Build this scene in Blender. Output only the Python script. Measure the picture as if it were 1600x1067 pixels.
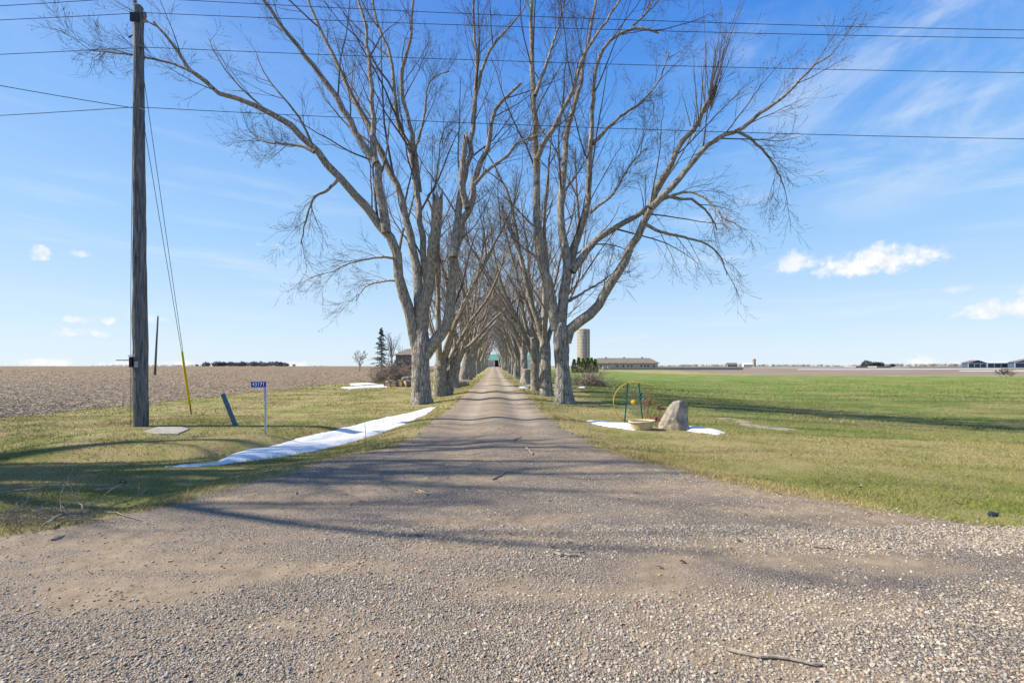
import bpy, math, random
import numpy as np
R = math.radians
for o in list(bpy.data.objects): bpy.data.objects.remove(o)
scene = bpy.context.scene
C = scene.collection

# ------------------------------------------------------------------ camera
EYE = 1.55; F = 711.0; HOR = 572.0
cd = bpy.data.cameras.new('camera'); cam = bpy.data.objects.new('camera', cd); C.objects.link(cam)
cam.location = (0, 0, EYE); cam.rotation_euler = (R(90), 0, 0)
cd.sensor_width = 36; cd.lens = 36 * F / 1600; cd.shift_y = (HOR - 533.5) / 1600
cd.clip_start = 0.05; cd.clip_end = 9000
scene.camera = cam
vs = scene.view_settings
vs.view_transform = 'Standard'; vs.look = 'None'; vs.gamma = 1; vs.use_curve_mapping = False
vs.exposure = 0.74
cy = scene.cycles; cy.max_bounces = 4; cy.diffuse_bounces = 2; cy.glossy_bounces = 2; cy.transmission_bounces = 2; cy.caustics_reflective = False; cy.caustics_refractive = False

# ------------------------------------------------------------------ sun and sky
SUN_EL, SUN_AZ = 40.0, -90.0            # azimuth from +Y, clockwise: the sun stands to the left
sl = bpy.data.lights.new('sun', 'SUN'); sl.energy = 5.0; sl.angle = R(0.5); sl.color = (1, 0.90, 0.76)
so = bpy.data.objects.new('sun', sl); C.objects.link(so)
sdir = np.array([math.sin(R(SUN_AZ)) * math.cos(R(SUN_EL)), math.cos(R(SUN_AZ)) * math.cos(R(SUN_EL)), math.sin(R(SUN_EL))])
from mathutils import Vector, Matrix
so.rotation_euler = Vector(sdir).to_track_quat('Z', 'Y').to_euler()
so.location = (-30, 0, 40)

world = bpy.data.worlds.new('World'); scene.world = world; world.use_nodes = True

class NT:
    """small helper to write node graphs"""
    def __init__(s, tree): s.t = tree; s.n = tree.nodes; s.l = tree.links
    def new(s, typ, **kw):
        n = s.n.new(typ)
        for k, v in kw.items(): setattr(n, k, v)
        return n
    def set(s, sock, v):
        if isinstance(v, bpy.types.NodeSocket): s.l.new(v, sock)
        elif v is not None:
            if isinstance(v, tuple) and len(v) == 3 and sock.type == 'RGBA': v = (*v, 1)
            sock.default_value = v
    def math(s, op, a, b=None, c=None, clamp=False):
        n = s.new('ShaderNodeMath', operation=op); n.use_clamp = clamp
        s.set(n.inputs[0], a)
        if b is not None: s.set(n.inputs[1], b)
        if c is not None: s.set(n.inputs[2], c)
        return n.outputs[0]
    def mix(s, f, a, b, blend='MIX'):
        n = s.new('ShaderNodeMix', data_type='RGBA', blend_type=blend)
        s.set(n.inputs[0], f); s.set(n.inputs[6], a); s.set(n.inputs[7], b)
        return n.outputs[2]
    def noise(s, vec, scale, detail=4, rough=0.55, dist=0.0, out=0):
        n = s.new('ShaderNodeTexNoise'); s.set(n.inputs['Vector'], vec)
        n.inputs['Scale'].default_value = scale; n.inputs['Detail'].default_value = detail
        n.inputs['Roughness'].default_value = rough; n.inputs['Distortion'].default_value = dist
        return n.outputs[out]
    def voro(s, vec, scale, feat='F1', out='Distance', rnd=1.0):
        n = s.new('ShaderNodeTexVoronoi', feature=feat); s.set(n.inputs['Vector'], vec)
        n.inputs['Scale'].default_value = scale; n.inputs['Randomness'].default_value = rnd
        return n.outputs[out]
    def ramp(s, f, lo, hi, smooth=True):
        n = s.new('ShaderNodeMapRange'); n.interpolation_type = 'SMOOTHSTEP' if smooth else 'LINEAR'
        s.set(n.inputs[0], f); n.inputs[1].default_value = lo; n.inputs[2].default_value = hi
        return n.outputs[0]
    def mapv(s, vec, scale=(1, 1, 1), rot=(0, 0, 0), loc=(0, 0, 0)):
        n = s.new('ShaderNodeMapping'); s.set(n.inputs[0], vec)
        n.inputs['Scale'].default_value = scale; n.inputs['Rotation'].default_value = rot; n.inputs['Location'].default_value = loc
        return n.outputs[0]
    def bump(s, h, strength=0.5, dist=0.02):
        n = s.new('ShaderNodeBump'); n.inputs['Strength'].default_value = strength
        n.inputs['Distance'].default_value = dist; s.set(n.inputs['Height'], h); return n.outputs[0]

def build_sky(BGS=0.1):
    t = NT(world.node_tree); t.n.clear()
    out = t.new('ShaderNodeOutputWorld'); bg = t.new('ShaderNodeBackground')
    sky = t.new('ShaderNodeTexSky', sky_type='NISHITA'); sky.sun_disc = False
    sky.sun_elevation = R(SUN_EL); sky.sun_rotation = R(SUN_AZ); sky.altitude = 200
    sky.air_density = 1.0; sky.dust_density = 0.35; sky.ozone_density = 2.6
    hs = t.new('ShaderNodeHueSaturation'); hs.inputs['Saturation'].default_value = 1.16; hs.inputs['Hue'].default_value = 0.503
    t.l.new(sky.outputs[0], hs.inputs['Color'])
    tc = t.new('ShaderNodeTexCoord'); d = tc.outputs['Generated']
    sp = t.new('ShaderNodeSeparateXYZ'); t.l.new(d, sp.inputs[0])
    az = t.math('ARCTAN2', sp.outputs[0], sp.outputs[1]); el = t.math('ARCSINE', sp.outputs[2])
    cx = t.new('ShaderNodeCombineXYZ'); t.l.new(az, cx.inputs[0]); t.l.new(el, cx.inputs[1]); ae = cx.outputs[0]
    gr = t.new('ShaderNodeValToRGB'); t.l.new(t.math('DIVIDE', el, math.pi / 2), gr.inputs[0]); e = gr.color_ramp
    K = 1 / (BGS * 2 ** vs.exposure) / 8
    stops = [(0.0, (.74, .87, 1.0)), (.06, (.61, .80, 1.0)), (.16, (.36, .64, 1.0)), (.28, (.165, .44, .96)), (.42, (.045, .245, .82)), (1.0, (.03, .16, .55))]
    while len(e.elements) < len(stops): e.elements.new(.5)
    for el_, (p_, c_) in zip(e.elements, stops): el_.position = p_; el_.color = (c_[0] * K, c_[1] * K, c_[2] * K, 1)
    sc = t.new('ShaderNodeVectorMath', operation='SCALE'); t.l.new(gr.outputs[0], sc.inputs[0]); sc.inputs[3].default_value = 8
    col = t.mix(0.88, hs.outputs[0], sc.outputs[0])
    vd = t.new('ShaderNodeVectorMath', operation='DOT_PRODUCT'); t.l.new(d, vd.inputs[0]); vd.inputs[1].default_value = tuple(sdir)
    col = t.mix(t.math('MULTIPLY', t.ramp(vd.outputs['Value'], 0.05, 1.0), 0.20), col, tuple(c * 8 * K for c in (.62, .80, 1.0)))   # the sky brightens towards the sun
    # cirrus: streaks drawn out along one heading, thinning in patches
    warp = t.noise(ae, 3.0, 3, 0.5)
    st = t.mapv(ae, (2.4, 6.0, 1), (0, 0, R(24)))
    ci = t.noise(st, 1.5, 8, 0.62, 0.8)
    patch = t.noise(t.mapv(ae, (1, 1.5, 1), loc=(0.62, 0.1, 0)), 1.7, 3, 0.5)
    cir = t.math('MULTIPLY', t.ramp(ci, 0.46, 0.80), t.ramp(patch, 0.40, 0.68))
    low = t.mapv(ae, (1.6, 15, 1), (0, 0, R(3)), (3.1, 0, 0))
    ci2 = t.math('MULTIPLY', t.ramp(t.noise(low, 1.6, 6, 0.55, 0.4), 0.50, 0.82), t.ramp(el, 0.62, 0.08))
    bank = t.math('SUBTRACT', 1.0, t.math('ADD', t.math('POWER', t.math('DIVIDE', t.math('SUBTRACT', az, 0.72), 0.34), 2.0), t.math('POWER', t.math('DIVIDE', t.math('SUBTRACT', el, 0.44), 0.22), 2.0)))
    bank = t.math('MULTIPLY', t.ramp(t.math('ADD', bank, t.math('MULTIPLY', t.math('SUBTRACT', warp, 0.5), 1.6)), -0.2, 1.0), t.ramp(ci, 0.36, 0.70))
    cir = t.math('ADD', t.math('ADD', t.math('MULTIPLY', cir, 0.26), t.math('MULTIPLY', bank, 0.42)), t.math('MULTIPLY', ci2, 0.6), clamp=True)
    # fair weather cumulus, each a lump of ragged billows at its own bearing
    n1 = t.noise(ae, 26, 6, 0.6); n2 = t.noise(ae, 75, 4, 0.6)
    nn = t.math('ADD', t.math('MULTIPLY', t.math('SUBTRACT', n1, 0.5), 1.0), t.math('MULTIPLY', t.math('SUBTRACT', n2, 0.5), 0.45))
    big = None; top = None
    def px(p, q): 
        a = math.atan2(p - 800, F); return a, math.atan2(HOR - q, math.hypot(F, p - 800))
    clouds = [(1368, 412, .105, .046, 1), (1240, 412, .056, .030, .8), (1580, 486, .085, .026, 1), (1498, 492, .016, .012, .8),
              (1495, 455, .022, .013, .6), (1590, 455, .03, .014, .7), (60, 400, .016, .018, .8), (143, 501, .045, .012, .8), (122, 522, .036, .012, .8),
              (127, 398, .018, .010, .6), (450, 407, .02, .008, .6), (230, 500, .05, .014, .5), (425, 385, .03, .012, .4),
              (70, 568, .05, .012, .9), (185, 569, .04, .010, .9), (285, 570, .05, .010, .8), (470, 570, .05, .012, .8),
              (1450, 565, .026, .013, 1), (1515, 568, .025, .009, .9), (1180, 310, .06, .03, .35)]
    for (p, q, w, h, s) in clouds:
        a0, e0 = px(p, q)
        u = t.math('MULTIPLY', t.math('SUBTRACT', az, a0), 1 / w)
        v = t.math('MULTIPLY', t.math('SUBTRACT', el, e0), 1 / h)
        v = t.math('MAXIMUM', v, t.math('MULTIPLY', v, -1.7))          # flatter underside
        r = t.math('ADD', t.math('MULTIPLY', u, u), t.math('MULTIPLY', v, v))
        f = t.math('ADD', t.math('SUBTRACT', 0.72, r), t.math('MULTIPLY', nn, 2.3 if w > .05 else 3.6))
        f = t.math('MULTIPLY', t.ramp(f, 0.0, 0.85 if s > .75 else 1.5), s)
        big = f if big is None else t.math('MAXIMUM', big, f)
    cloudc = t.mix(t.ramp(n1, 0.35, 0.62), tuple(c * 8 * K for c in (.86, .90, .97)), tuple(c * 8 * K for c in (1.02, 1.02, 1.02)))
    col = t.mix(cir, col, tuple(c * 8 * K for c in (.80, .90, 1.0)))
    col = t.mix(big, col, cloudc)
    t.l.new(col, bg.inputs[0]); bg.inputs[1].default_value = BGS
    t.l.new(bg.outputs[0], out.inputs[0])
build_sky()

# ------------------------------------------------------------------ terrain
def S(a, b, x):
    t = np.clip((x - a) / (b - a), 0, 1); return t * t * (3 - 2 * t)
def wav(x, y, k, seed):
    rg = np.random.RandomState(seed); z = 0
    for i in range(6):
        a = rg.uniform(0, 6.283); f = k * rg.uniform(0.6, 1.7)
        z = z + np.sin((x * math.cos(a) + y * math.sin(a)) * f + rg.uniform(0, 6.283) + 0.7 * np.sin((x * math.sin(a) - y * math.cos(a)) * f * 0.7 + i))
    return z / 6
def cen(y): return 0.085 - 0.0397 * y
DITCH = np.array([(-60, 8.6), (-20, 9.0), (-6.9, 9.5), (-5.9, 10.5), (-4.95, 11.8), (-4.4, 13.5), (-3.75, 15.7), (-3.3, 18.8)])
def ditch_d(x, y):
    best = np.full(np.shape(x), 1e9); tt = np.zeros(np.shape(x)); n = len(DITCH) - 1
    for i in range(n):
        a, b = DITCH[i], DITCH[i + 1]; ab = b - a
        t = np.clip(((x - a[0]) * ab[0] + (y - a[1]) * ab[1]) / (ab @ ab), 0, 1)
        d = np.hypot(x - a[0] - t * ab[0], y - a[1] - t * ab[1])
        m = d < best; best = np.where(m, d, best); tt = np.where(m, i + t, tt)
    return best, tt
# half widths of the gravel, flaring into the road at the camera's feet
LY = np.array([-50, 3.9, 4.1, 5.05, 7.2, 8.6, 11, 14, 20, 60, 260]); LU = np.array([900, 900, 4.6, 3.65, 2.95, 2.1, 1.8, 1.75, 1.65, 1.55, 1.55])
RY = np.array([-50, 4.0, 4.25, 5.05, 5.9, 7.4, 8.6, 11.2, 14, 20, 60, 260]); RU = np.array([900, 900, 5.0, 3.75, 3.1, 2.3, 2.0, 1.65, 1.55, 1.6, 1.55, 1.55])
def gravel_sd(x, y):
    u = x - cen(y)
    w = np.where(u < 0, np.interp(y, LY, LU), np.interp(y, RY, RU))
    road = 4.15 + 0.0 * x - y                                     # the road itself
    d1 = w - np.abs(u)
    d1 = np.where(y > 218, -1, d1)
    # smooth union with the road, on a rounded corner
    d1 = np.minimum(d1, 6)
    k = 0.5; hh = np.clip(0.5 + 0.5 * (d1 - road) / k, 0, 1)
    d = road * (1 - hh) + d1 * hh + k * hh * (1 - hh)
    return d + 0.15 * wav(x, y, 2.6, 3) + 0.10 * wav(x, y, 7, 4) + 0.05 * wav(x, y, 17, 5)
def hgt(x, y):
    x = np.asarray(x, float); y = np.asarray(y, float)
    u = x - cen(y)
    B = 1.25 * S(40, 220, y) + 0.12 * S(220, 800, y)
    D = -0.95 * S(3, 24, u) * (1 - 0.4 * S(60, 200, y)) * S(3, 9, y)
    off = S(0.0, 1.6, -gravel_sd(x, y))
    z = B + D - off * np.where(u < 0, 0.20, 0.12)
    dd, tt = ditch_d(x, y)
    dep = 0.56 * (1 - S(2.2, 7, tt)) + 0.03
    z = z - dep * np.exp(-(dd / 0.66) ** 2) * S(-0.1, 1.2, -gravel_sd(x, y))
    dr = np.exp(-np.clip(-(gravel_sd(x, y)) , 0, 9) * 6) * S(7, 12, y)
    z = z + dr * (0.055 * np.exp(-(u / 0.42) ** 2) - 0.04 * np.exp(-((np.abs(u) - 0.85) / 0.36) ** 2))
    z = z + 0.012 * wav(x, y, 1.1, 7) + 0.005 * wav(x, y, 4.2, 8) + off * 0.025 * wav(x, y, 0.8, 9)
    z = z + 0.10 * wav(x, y, 0.06, 10) * S(40, 120, np.hypot(x, y)) 
    return z
def Z(x, y): return float(hgt(x, y))
def at(px, py, lo=1.2, hi=900):
    ys = np.geomspace(lo, hi, 5000); xs = (px - 800) / F * ys
    zz = EYE + (HOR - py) / F * ys; i = np.argmax(hgt(xs, ys) >= zz)
    return Vector((xs[i], ys[i], zz[i]))
def pxat(px, Y): return (px - 800) / F * Y
def zat(py, Y): return EYE + (HOR - py) / F * Y

# ------------------------------------------------------------------ mesh helpers
def tag(o, label=None, cat=None, group=None, kind=None):
    if label: o['label'] = label
    if cat: o['category'] = cat
    if group: o['group'] = group
    if kind: o['kind'] = kind
    return o
def obj(name, me, parent=None):
    o = bpy.data.objects.new(name, me); C.objects.link(o)
    if parent is not None: o.parent = parent
    return o
def empty(name, loc=(0, 0, 0), rz=0):
    o = bpy.data.objects.new(name, None); C.objects.link(o); o.location = loc; o.rotation_euler = (0, 0, rz)
    o.empty_display_size = 0.2; return o
def mk(name, V, T=None, Q=None, mat=None, smooth=False, col=None, midx=None):
    V = np.asarray(V, np.float32).reshape(-1, 3); me = bpy.data.meshes.new(name)
    parts = []; tot = []
    if T is not None and len(T): T = np.asarray(T, np.int32).reshape(-1, 3); parts.append(T.ravel()); tot.append(np.full(len(T), 3, np.int32))
    if Q is not None and len(Q): Q = np.asarray(Q, np.int32).reshape(-1, 4); parts.append(Q.ravel()); tot.append(np.full(len(Q), 4, np.int32))
    lv = np.concatenate(parts); tot = np.concatenate(tot); st = np.concatenate([[0], np.cumsum(tot)[:-1]]).astype(np.int32)
    me.vertices.add(len(V)); me.vertices.foreach_set('co', V.ravel())
    me.loops.add(len(lv)); me.loops.foreach_set('vertex_index', lv)
    me.polygons.add(len(tot)); me.polygons.foreach_set('loop_start', st); me.polygons.foreach_set('loop_total', tot)
    me.polygons.foreach_set('use_smooth', np.full(len(tot), bool(smooth)))
    if midx is not None: me.polygons.foreach_set('material_index', np.asarray(midx, np.int32))
    me.update(calc_edges=True)
    if col is not None:
        a = me.color_attributes.new('col', 'FLOAT_COLOR', 'POINT'); c = np.ones((len(V), 4), np.float32); c[:, :3] = col
        a.data.foreach_set('color', c.ravel())
    for m in (mat if isinstance(mat, (list, tuple)) else [mat]): me.materials.append(m)
    return me
class MB:
    """boxes, prisms and tubes gathered into one mesh"""
    def __init__(s): s.V = []; s.T = []; s.Q = []; s.n = 0
    def add(s, V, T=None, Q=None):
        V = np.asarray(V, float).reshape(-1, 3)
        if T is not None and len(T): s.T.append(np.asarray(T) + s.n)
        if Q is not None and len(Q): s.Q.append(np.asarray(Q) + s.n)
        s.V.append(V); s.n += len(V); return s
    def box(s, x0, x1, y0, y1, z0, z1):
        v = [(x, y, z) for z in (z0, z1) for y in (y0, y1) for x in (x0, x1)]
        return s.add(v, Q=[(0, 2, 3, 1), (4, 5, 7, 6), (0, 1, 5, 4), (2, 6, 7, 3), (0, 4, 6, 2), (1, 3, 7, 5)])
    def tube(s, pts, rad, sides=8, cap=True):
        P = np.asarray(pts, float); K = len(P); rad = np.broadcast_to(np.asarray(rad, float), (K,))
        V, Q = tubes(P[None], rad[None], sides); T = []
        V = list(V)
        if cap:
            n = len(V); V += [P[0], P[-1]]
            for i in range(sides):
                j = (i + 1) % sides
                T += [(n, j, i), (n + 1, (K - 1) * sides + i, (K - 1) * sides + j)]
        return s.add(V, T, Q)
    def lathe(s, prof, sides=20, c=(0, 0, 0)):
        a = np.linspace(0, 2 * math.pi, sides, endpoint=False); V = []
        for (r, z) in prof:
            V += [(c[0] + r * math.cos(t), c[1] + r * math.sin(t), c[2] + z) for t in a]
        Q = [(k * sides + i, k * sides + (i + 1) % sides, (k + 1) * sides + (i + 1) % sides, (k + 1) * sides + i) for k in range(len(prof) - 1) for i in range(sides)]
        return s.add(V, None, Q)
    def prism(s, pts, axis_pts):
        """polygon (list of 3D points) extruded by a vector"""
        n = len(pts); p = np.asarray(pts, float); q = p + np.asarray(axis_pts, float)
        c0 = p.mean(0); c1 = q.mean(0); V = np.vstack([p, q, c0, c1]); T = []; Q = []
        for i in range(n):
            j = (i + 1) % n; Q.append((i, j, n + j, n + i)); T += [(2 * n, j, i), (2 * n + 1, n + i, n + j)]
        return s.add(V, T, Q)
    def me(s, name, mat, smooth=False):
        return mk(name, np.vstack(s.V), np.vstack(s.T) if s.T else None, np.vstack(s.Q) if s.Q else None, mat, smooth)
def tubes(P, Rr, sides):
    """batch of tubes: P [N,K,3], R [N,K]"""
    N, K, _ = P.shape
    T = np.gradient(P, axis=1); T /= np.linalg.norm(T, axis=2, keepdims=True) + 1e-9
    m = T.mean(1); ref = np.where(np.abs(m[:, 2:3]) < 0.8, np.array([[0, 0, 1.0]]), np.array([[1.0, 0.02, 0]]))
    U = ref[:, None, :] - (T * ref[:, None, :]).sum(2, keepdims=True) * T
    U /= np.linalg.norm(U, axis=2, keepdims=True) + 1e-9; W = np.cross(T, U)
    a = np.linspace(0, 2 * math.pi, sides, endpoint=False)
    V = P[:, :, None, :] + Rr[:, :, None, None] * (np.cos(a)[None, None, :, None] * U[:, :, None, :] + np.sin(a)[None, None, :, None] * W[:, :, None, :])
    base = (np.arange(N)[:, None, None] * K + np.arange(K - 1)[None, :, None]) * sides
    i = np.arange(sides)[None, None, :]; j = (i + 1) % sides
    Q = np.stack([base + i, base + j, base + sides + j, base + sides + i], -1).reshape(-1, 4)
    return V.reshape(-1, 3), Q
def cr(pts, K):
    """smooth resample of a polyline to K points"""
    p = np.asarray(pts, float); n = len(p)
    s = np.concatenate([[0], np.cumsum(np.linalg.norm(np.diff(p, axis=0), axis=1))]); u = np.linspace(0, s[-1], K)
    i = np.clip(np.searchsorted(s, u, 'right') - 1, 0, n - 2); t = ((u - s[i]) / (s[i + 1] - s[i]))[:, None]
    g = lambda k: p[np.clip(k, 0, n - 1)]
    a, b, c, d = g(i - 1), g(i), g(i + 1), g(i + 2)
    m1 = (c - a) / 2; m2 = (d - b) / 2
    return (2 * t**3 - 3 * t**2 + 1) * b + (t**3 - 2 * t**2 + t) * m1 + (-2 * t**3 + 3 * t**2) * c + (t**3 - t**2) * m2
def copy_tree(o, parent=None):
    c = o.copy(); C.objects.link(c); c.parent = parent
    for ch in list(o.children): copy_tree(ch, c)
    return c

# ------------------------------------------------------------------ materials
M = {}
def mat(name, fn, rough=0.9, spec=0.2):
    m = bpy.data.materials.new(name); m.use_nodes = True; t = NT(m.node_tree); t.n.clear()
    out = t.new('ShaderNodeOutputMaterial'); b = t.new('ShaderNodeBsdfPrincipled')
    b.inputs['Roughness'].default_value = rough; b.inputs['Specular IOR Level'].default_value = spec
    t.l.new(b.outputs[0], out.inputs[0])
    tc = t.new('ShaderNodeTexCoord'); ge = t.new('ShaderNodeNewGeometry')
    r = fn(t, tc.outputs['Object'], ge.outputs['Position'], b)
    col, nrm = r if isinstance(r, tuple) and len(r) == 2 else (r, None)
    t.set(b.inputs['Base Color'], col)
    if nrm is not None: t.l.new(nrm, b.inputs['Normal'])
    M[name] = m; return m
def plain(name, c, rough=0.8, var=0.25, scale=6, bump=0.0, spec=0.25, metal=0.0):
    def fn(t, o, p, b):
        b.inputs['Metallic'].default_value = metal
        n = t.noise(o, scale, 5, 0.6); c2 = tuple(x * (1 - var) for x in c); c3 = tuple(min(1, x * (1 + var)) for x in c)
        cc = t.mix(t.ramp(n, 0.3, 0.7), c2, c3)
        return (cc, t.bump(n, bump, 0.02)) if bump else cc
    return mat(name, fn, rough, spec)
def attr(t, name='col'):
    n = t.new('ShaderNodeAttribute'); n.attribute_name = name; return n.outputs['Color']
def xyz(t, p):
    s = t.new('ShaderNodeSeparateXYZ'); t.l.new(p, s.inputs[0]); return s.outputs

def m_lawn(t, o, p, b):
    n1 = t.noise(p, 0.55, 5, 0.6, 0.4); n2 = t.noise(p, 2.3, 5, 0.6); n3 = t.noise(t.mapv(p, (0.25, 1.3, 1)), 0.9, 4, 0.6)
    n4 = t.noise(p, 34, 4, 0.7); n5 = t.noise(p, 130, 2, 0.6)
    g = t.mix(t.ramp(n2, 0.3, 0.7), (0.14, 0.165, 0.038), (0.22, 0.245, 0.06))
    s = t.mix(t.ramp(n4, 0.3, 0.7), (0.31, 0.25, 0.115), (0.43, 0.36, 0.18))
    c = t.mix(t.ramp(t.math('ADD', t.math('MULTIPLY', n1, 0.6), t.math('MULTIPLY', n3, 0.4)), 0.36, 0.58), g, s)
    c = t.mix(t.math('MULTIPLY', t.ramp(n4, 0.52, 0.72), 0.7), c, (0.11, 0.078, 0.045))
    c = t.mix(t.math('MULTIPLY', t.ramp(n5, 0.5, 0.75), 0.5), c, (0.30, 0.26, 0.12))
    h = t.math('ADD', n4, t.math('MULTIPLY', n5, 0.6))
    return c, t.bump(h, 0.8, 0.035)
mat('lawn', m_lawn, 0.95, 0.1)
def m_plough(t, o, p, b):
    row = t.noise(t.mapv(p, (0.12, 2.0, 1), (0, 0, R(2))), 1.2, 5, 0.6); n1 = t.noise(p, 0.16, 4, 0.6); n2 = t.noise(p, 7, 6, 0.7); n3 = t.noise(p, 45, 3, 0.7)
    c = t.mix(t.ramp(n2, 0.32, 0.68), (0.165, 0.115, 0.07), (0.29, 0.21, 0.135))
    c = t.mix(t.math('MULTIPLY', t.ramp(row, 0.42, 0.60), 0.75), c, (0.33, 0.245, 0.16))
    c = t.mix(t.math('MULTIPLY', t.ramp(n3, 0.56, 0.70), 0.7), c, (0.46, 0.39, 0.28))
    c = t.mix(t.math('MULTIPLY', t.ramp(n1, 0.52, 0.72), 0.35), c, (0.20, 0.18, 0.075))
    n6 = t.noise(t.mapv(p, (0.6, 1.4, 1)), 1.3, 6, 0.75); c = t.mix(t.math('MULTIPLY', t.ramp(n6, 0.50, 0.62), 0.55), c, (0.16, 0.112, 0.07))
    return c, t.bump(t.math('ADD', t.math('MULTIPLY', n2, 1.0), t.math('ADD', t.math('MULTIPLY', row, 1.5), t.math('MULTIPLY', n6, 2.5))), 1.0, 0.16)
mat('plough', m_plough, 0.95, 0.1)
def m_crop(t, o, p, b):
    n1 = t.noise(t.mapv(p, (0.10, 0.55, 1), (0, 0, R(-4))), 1.2, 6, 0.62, 0.5); n2 = t.noise(p, 1.6, 5, 0.65); n3 = t.noise(p, 22, 4, 0.7); n0 = t.noise(t.mapv(p, (0.02, 0.05, 1)), 1.0, 3)
    ys = t.math('ADD', xyz(t, p)[1], t.math('MULTIPLY', n1, 26))
    g = t.mix(t.ramp(n2, 0.3, 0.7), (0.10, 0.17, 0.032), (0.19, 0.265, 0.062))
    s = t.mix(t.ramp(n3, 0.35, 0.65), (0.20, 0.15, 0.08), (0.36, 0.30, 0.15))
    n7 = t.noise(t.mapv(p, (0.5, 1.6, 1)), 0.9, 6, 0.7); near = t.math('ADD', t.math('MULTIPLY', t.ramp(ys, 62, 20), 0.14), t.math('MULTIPLY', t.math('SUBTRACT', n7, 0.5), 0.55))
    c = t.mix(t.ramp(t.math('ADD', n1, t.math('SUBTRACT', near, 0.16)), 0.40, 0.62), g, s)
    c = t.mix(t.math('MULTIPLY', t.ramp(n0, 0.45, 0.7), 0.4), c, (0.24, 0.24, 0.08))
    c = t.mix(t.math('MULTIPLY', t.ramp(n3, 0.55, 0.75), 0.5), c, (0.09, 0.065, 0.04))
    c = t.mix(t.math('MULTIPLY', t.ramp(n7, 0.56, 0.66), 0.45), c, (0.10, 0.09, 0.04))
    st = t.noise(t.mapv(p, (0.035, 1.0, 1), (0, 0, R(-3))), 1.0, 6, 0.7, 0.3); c = t.mix(t.math('MULTIPLY', t.math('MULTIPLY', t.ramp(st, 0.48, 0.54), t.ramp(xyz(t, p)[1], 58, 34)), 0.7), c, (0.075, 0.062, 0.034))  # dark streaks in the colour: tree-shadow bands painted in, partly wet soil
    c = t.mix(t.math('MULTIPLY', t.ramp(t.noise(p, 0.22, 4, 0.6), 0.46, 0.62), 0.6), c, (0.30, 0.27, 0.115))
    return c, t.bump(t.math('ADD', n3, t.math('MULTIPLY', n7, 2.0)), 0.9, 0.08)
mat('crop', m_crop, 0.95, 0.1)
def m_far(t, o, p, b):
    n1 = t.noise(t.mapv(p, (0.010, 0.028, 1)), 1.0, 4, 0.6); n2 = t.noise(p, 0.5, 4, 0.7)
    c = t.mix(t.ramp(n1, 0.42, 0.58), (0.17, 0.125, 0.088), (0.20, 0.18, 0.075))
    c = t.mix(t.ramp(n1, 0.62, 0.68), c, (0.11, 0.15, 0.045))
    return t.mix(t.math('MULTIPLY', n2, 0.4), c, (0.24, 0.19, 0.12))
mat('far_land', m_far, 0.95, 0.1)
def m_brownfield(t, o, p, b):
    n = t.noise(t.mapv(p, (0.03, 0.25, 1)), 1.0, 4, 0.6)
    return t.mix(t.ramp(n, 0.35, 0.65), (0.20, 0.155, 0.115), (0.28, 0.225, 0.17))
mat('brown_field', m_brownfield, 0.95, 0.1)
def m_gravel(t, o, p, b):
    x, y, z = xyz(t, p)
    n1 = t.noise(t.mapv(p, (0.45, 1.2, 1)), 1.1, 5, 0.6, 0.5); n2 = t.noise(p, 6, 6, 0.7); n3 = t.noise(p, 60, 4, 0.7)
    vd = t.voro(p, 95, 'F1', 'Distance'); vc = t.voro(p, 95, 'F1', 'Color')
    vs_ = t.new('ShaderNodeSeparateColor'); t.l.new(vc, vs_.inputs[0])
    vd2 = t.voro(p, 170); 
    silt = t.mix(t.ramp(n2, 0.3, 0.7), (0.205, 0.155, 0.10), (0.325, 0.255, 0.175))
    st = t.mix(vs_.outputs[0], (0.23, 0.205, 0.18), (0.52, 0.465, 0.39))
    st = t.mix(t.math('MULTIPLY', t.ramp(vs_.outputs[1], 0.6, 0.9), 0.6), st, (0.36, 0.27, 0.19))
    st = t.mix(t.ramp(vd, 0.35, 0.62), st, (0.12, 0.095, 0.07))
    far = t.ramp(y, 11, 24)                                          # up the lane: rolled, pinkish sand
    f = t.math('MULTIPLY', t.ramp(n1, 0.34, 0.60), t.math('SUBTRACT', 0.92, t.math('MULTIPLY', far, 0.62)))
    c = t.mix(f, silt, st)
    c = t.mix(t.math('MULTIPLY', t.ramp(n3, 0.52, 0.72), 0.35), c, (0.105, 0.083, 0.062))
    u = t.math('ADD', x, t.math('SUBTRACT', t.math('MULTIPLY', y, 0.0397), 0.085))
    au = t.math('ABSOLUTE', u)
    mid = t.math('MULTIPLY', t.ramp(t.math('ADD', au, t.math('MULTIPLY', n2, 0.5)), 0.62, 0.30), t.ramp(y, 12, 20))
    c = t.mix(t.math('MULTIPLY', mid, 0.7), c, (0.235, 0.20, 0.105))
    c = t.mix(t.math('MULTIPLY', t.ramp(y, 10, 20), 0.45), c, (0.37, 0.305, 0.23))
    trk = t.math('MULTIPLY', t.ramp(t.math('ABSOLUTE', t.math('SUBTRACT', au, 0.88)), 0.42, 0.12), t.ramp(y, 9, 16)); c = t.mix(t.math('MULTIPLY', trk, t.math('MULTIPLY', n2, 0.8)), c, (0.46, 0.39, 0.30))
    h = t.math('ADD', t.math('MULTIPLY', t.math('SUBTRACT', 1.0, vd), f), t.math('ADD', t.math('MULTIPLY', n2, 0.8), t.math('MULTIPLY', n3, 0.35)))
    return c, t.bump(h, 0.7, 0.02)
mat('gravel', m_gravel, 0.92, 0.15)
mat('stone_col', lambda t, o, p, b: t.mix(t.math('MULTIPLY', t.noise(p, 160, 3, 0.6), 0.5), attr(t), (0.23, 0.20, 0.165)), 0.85, 0.25)
mat('blade', lambda t, o, p, b: attr(t), 0.8, 0.15)
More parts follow.
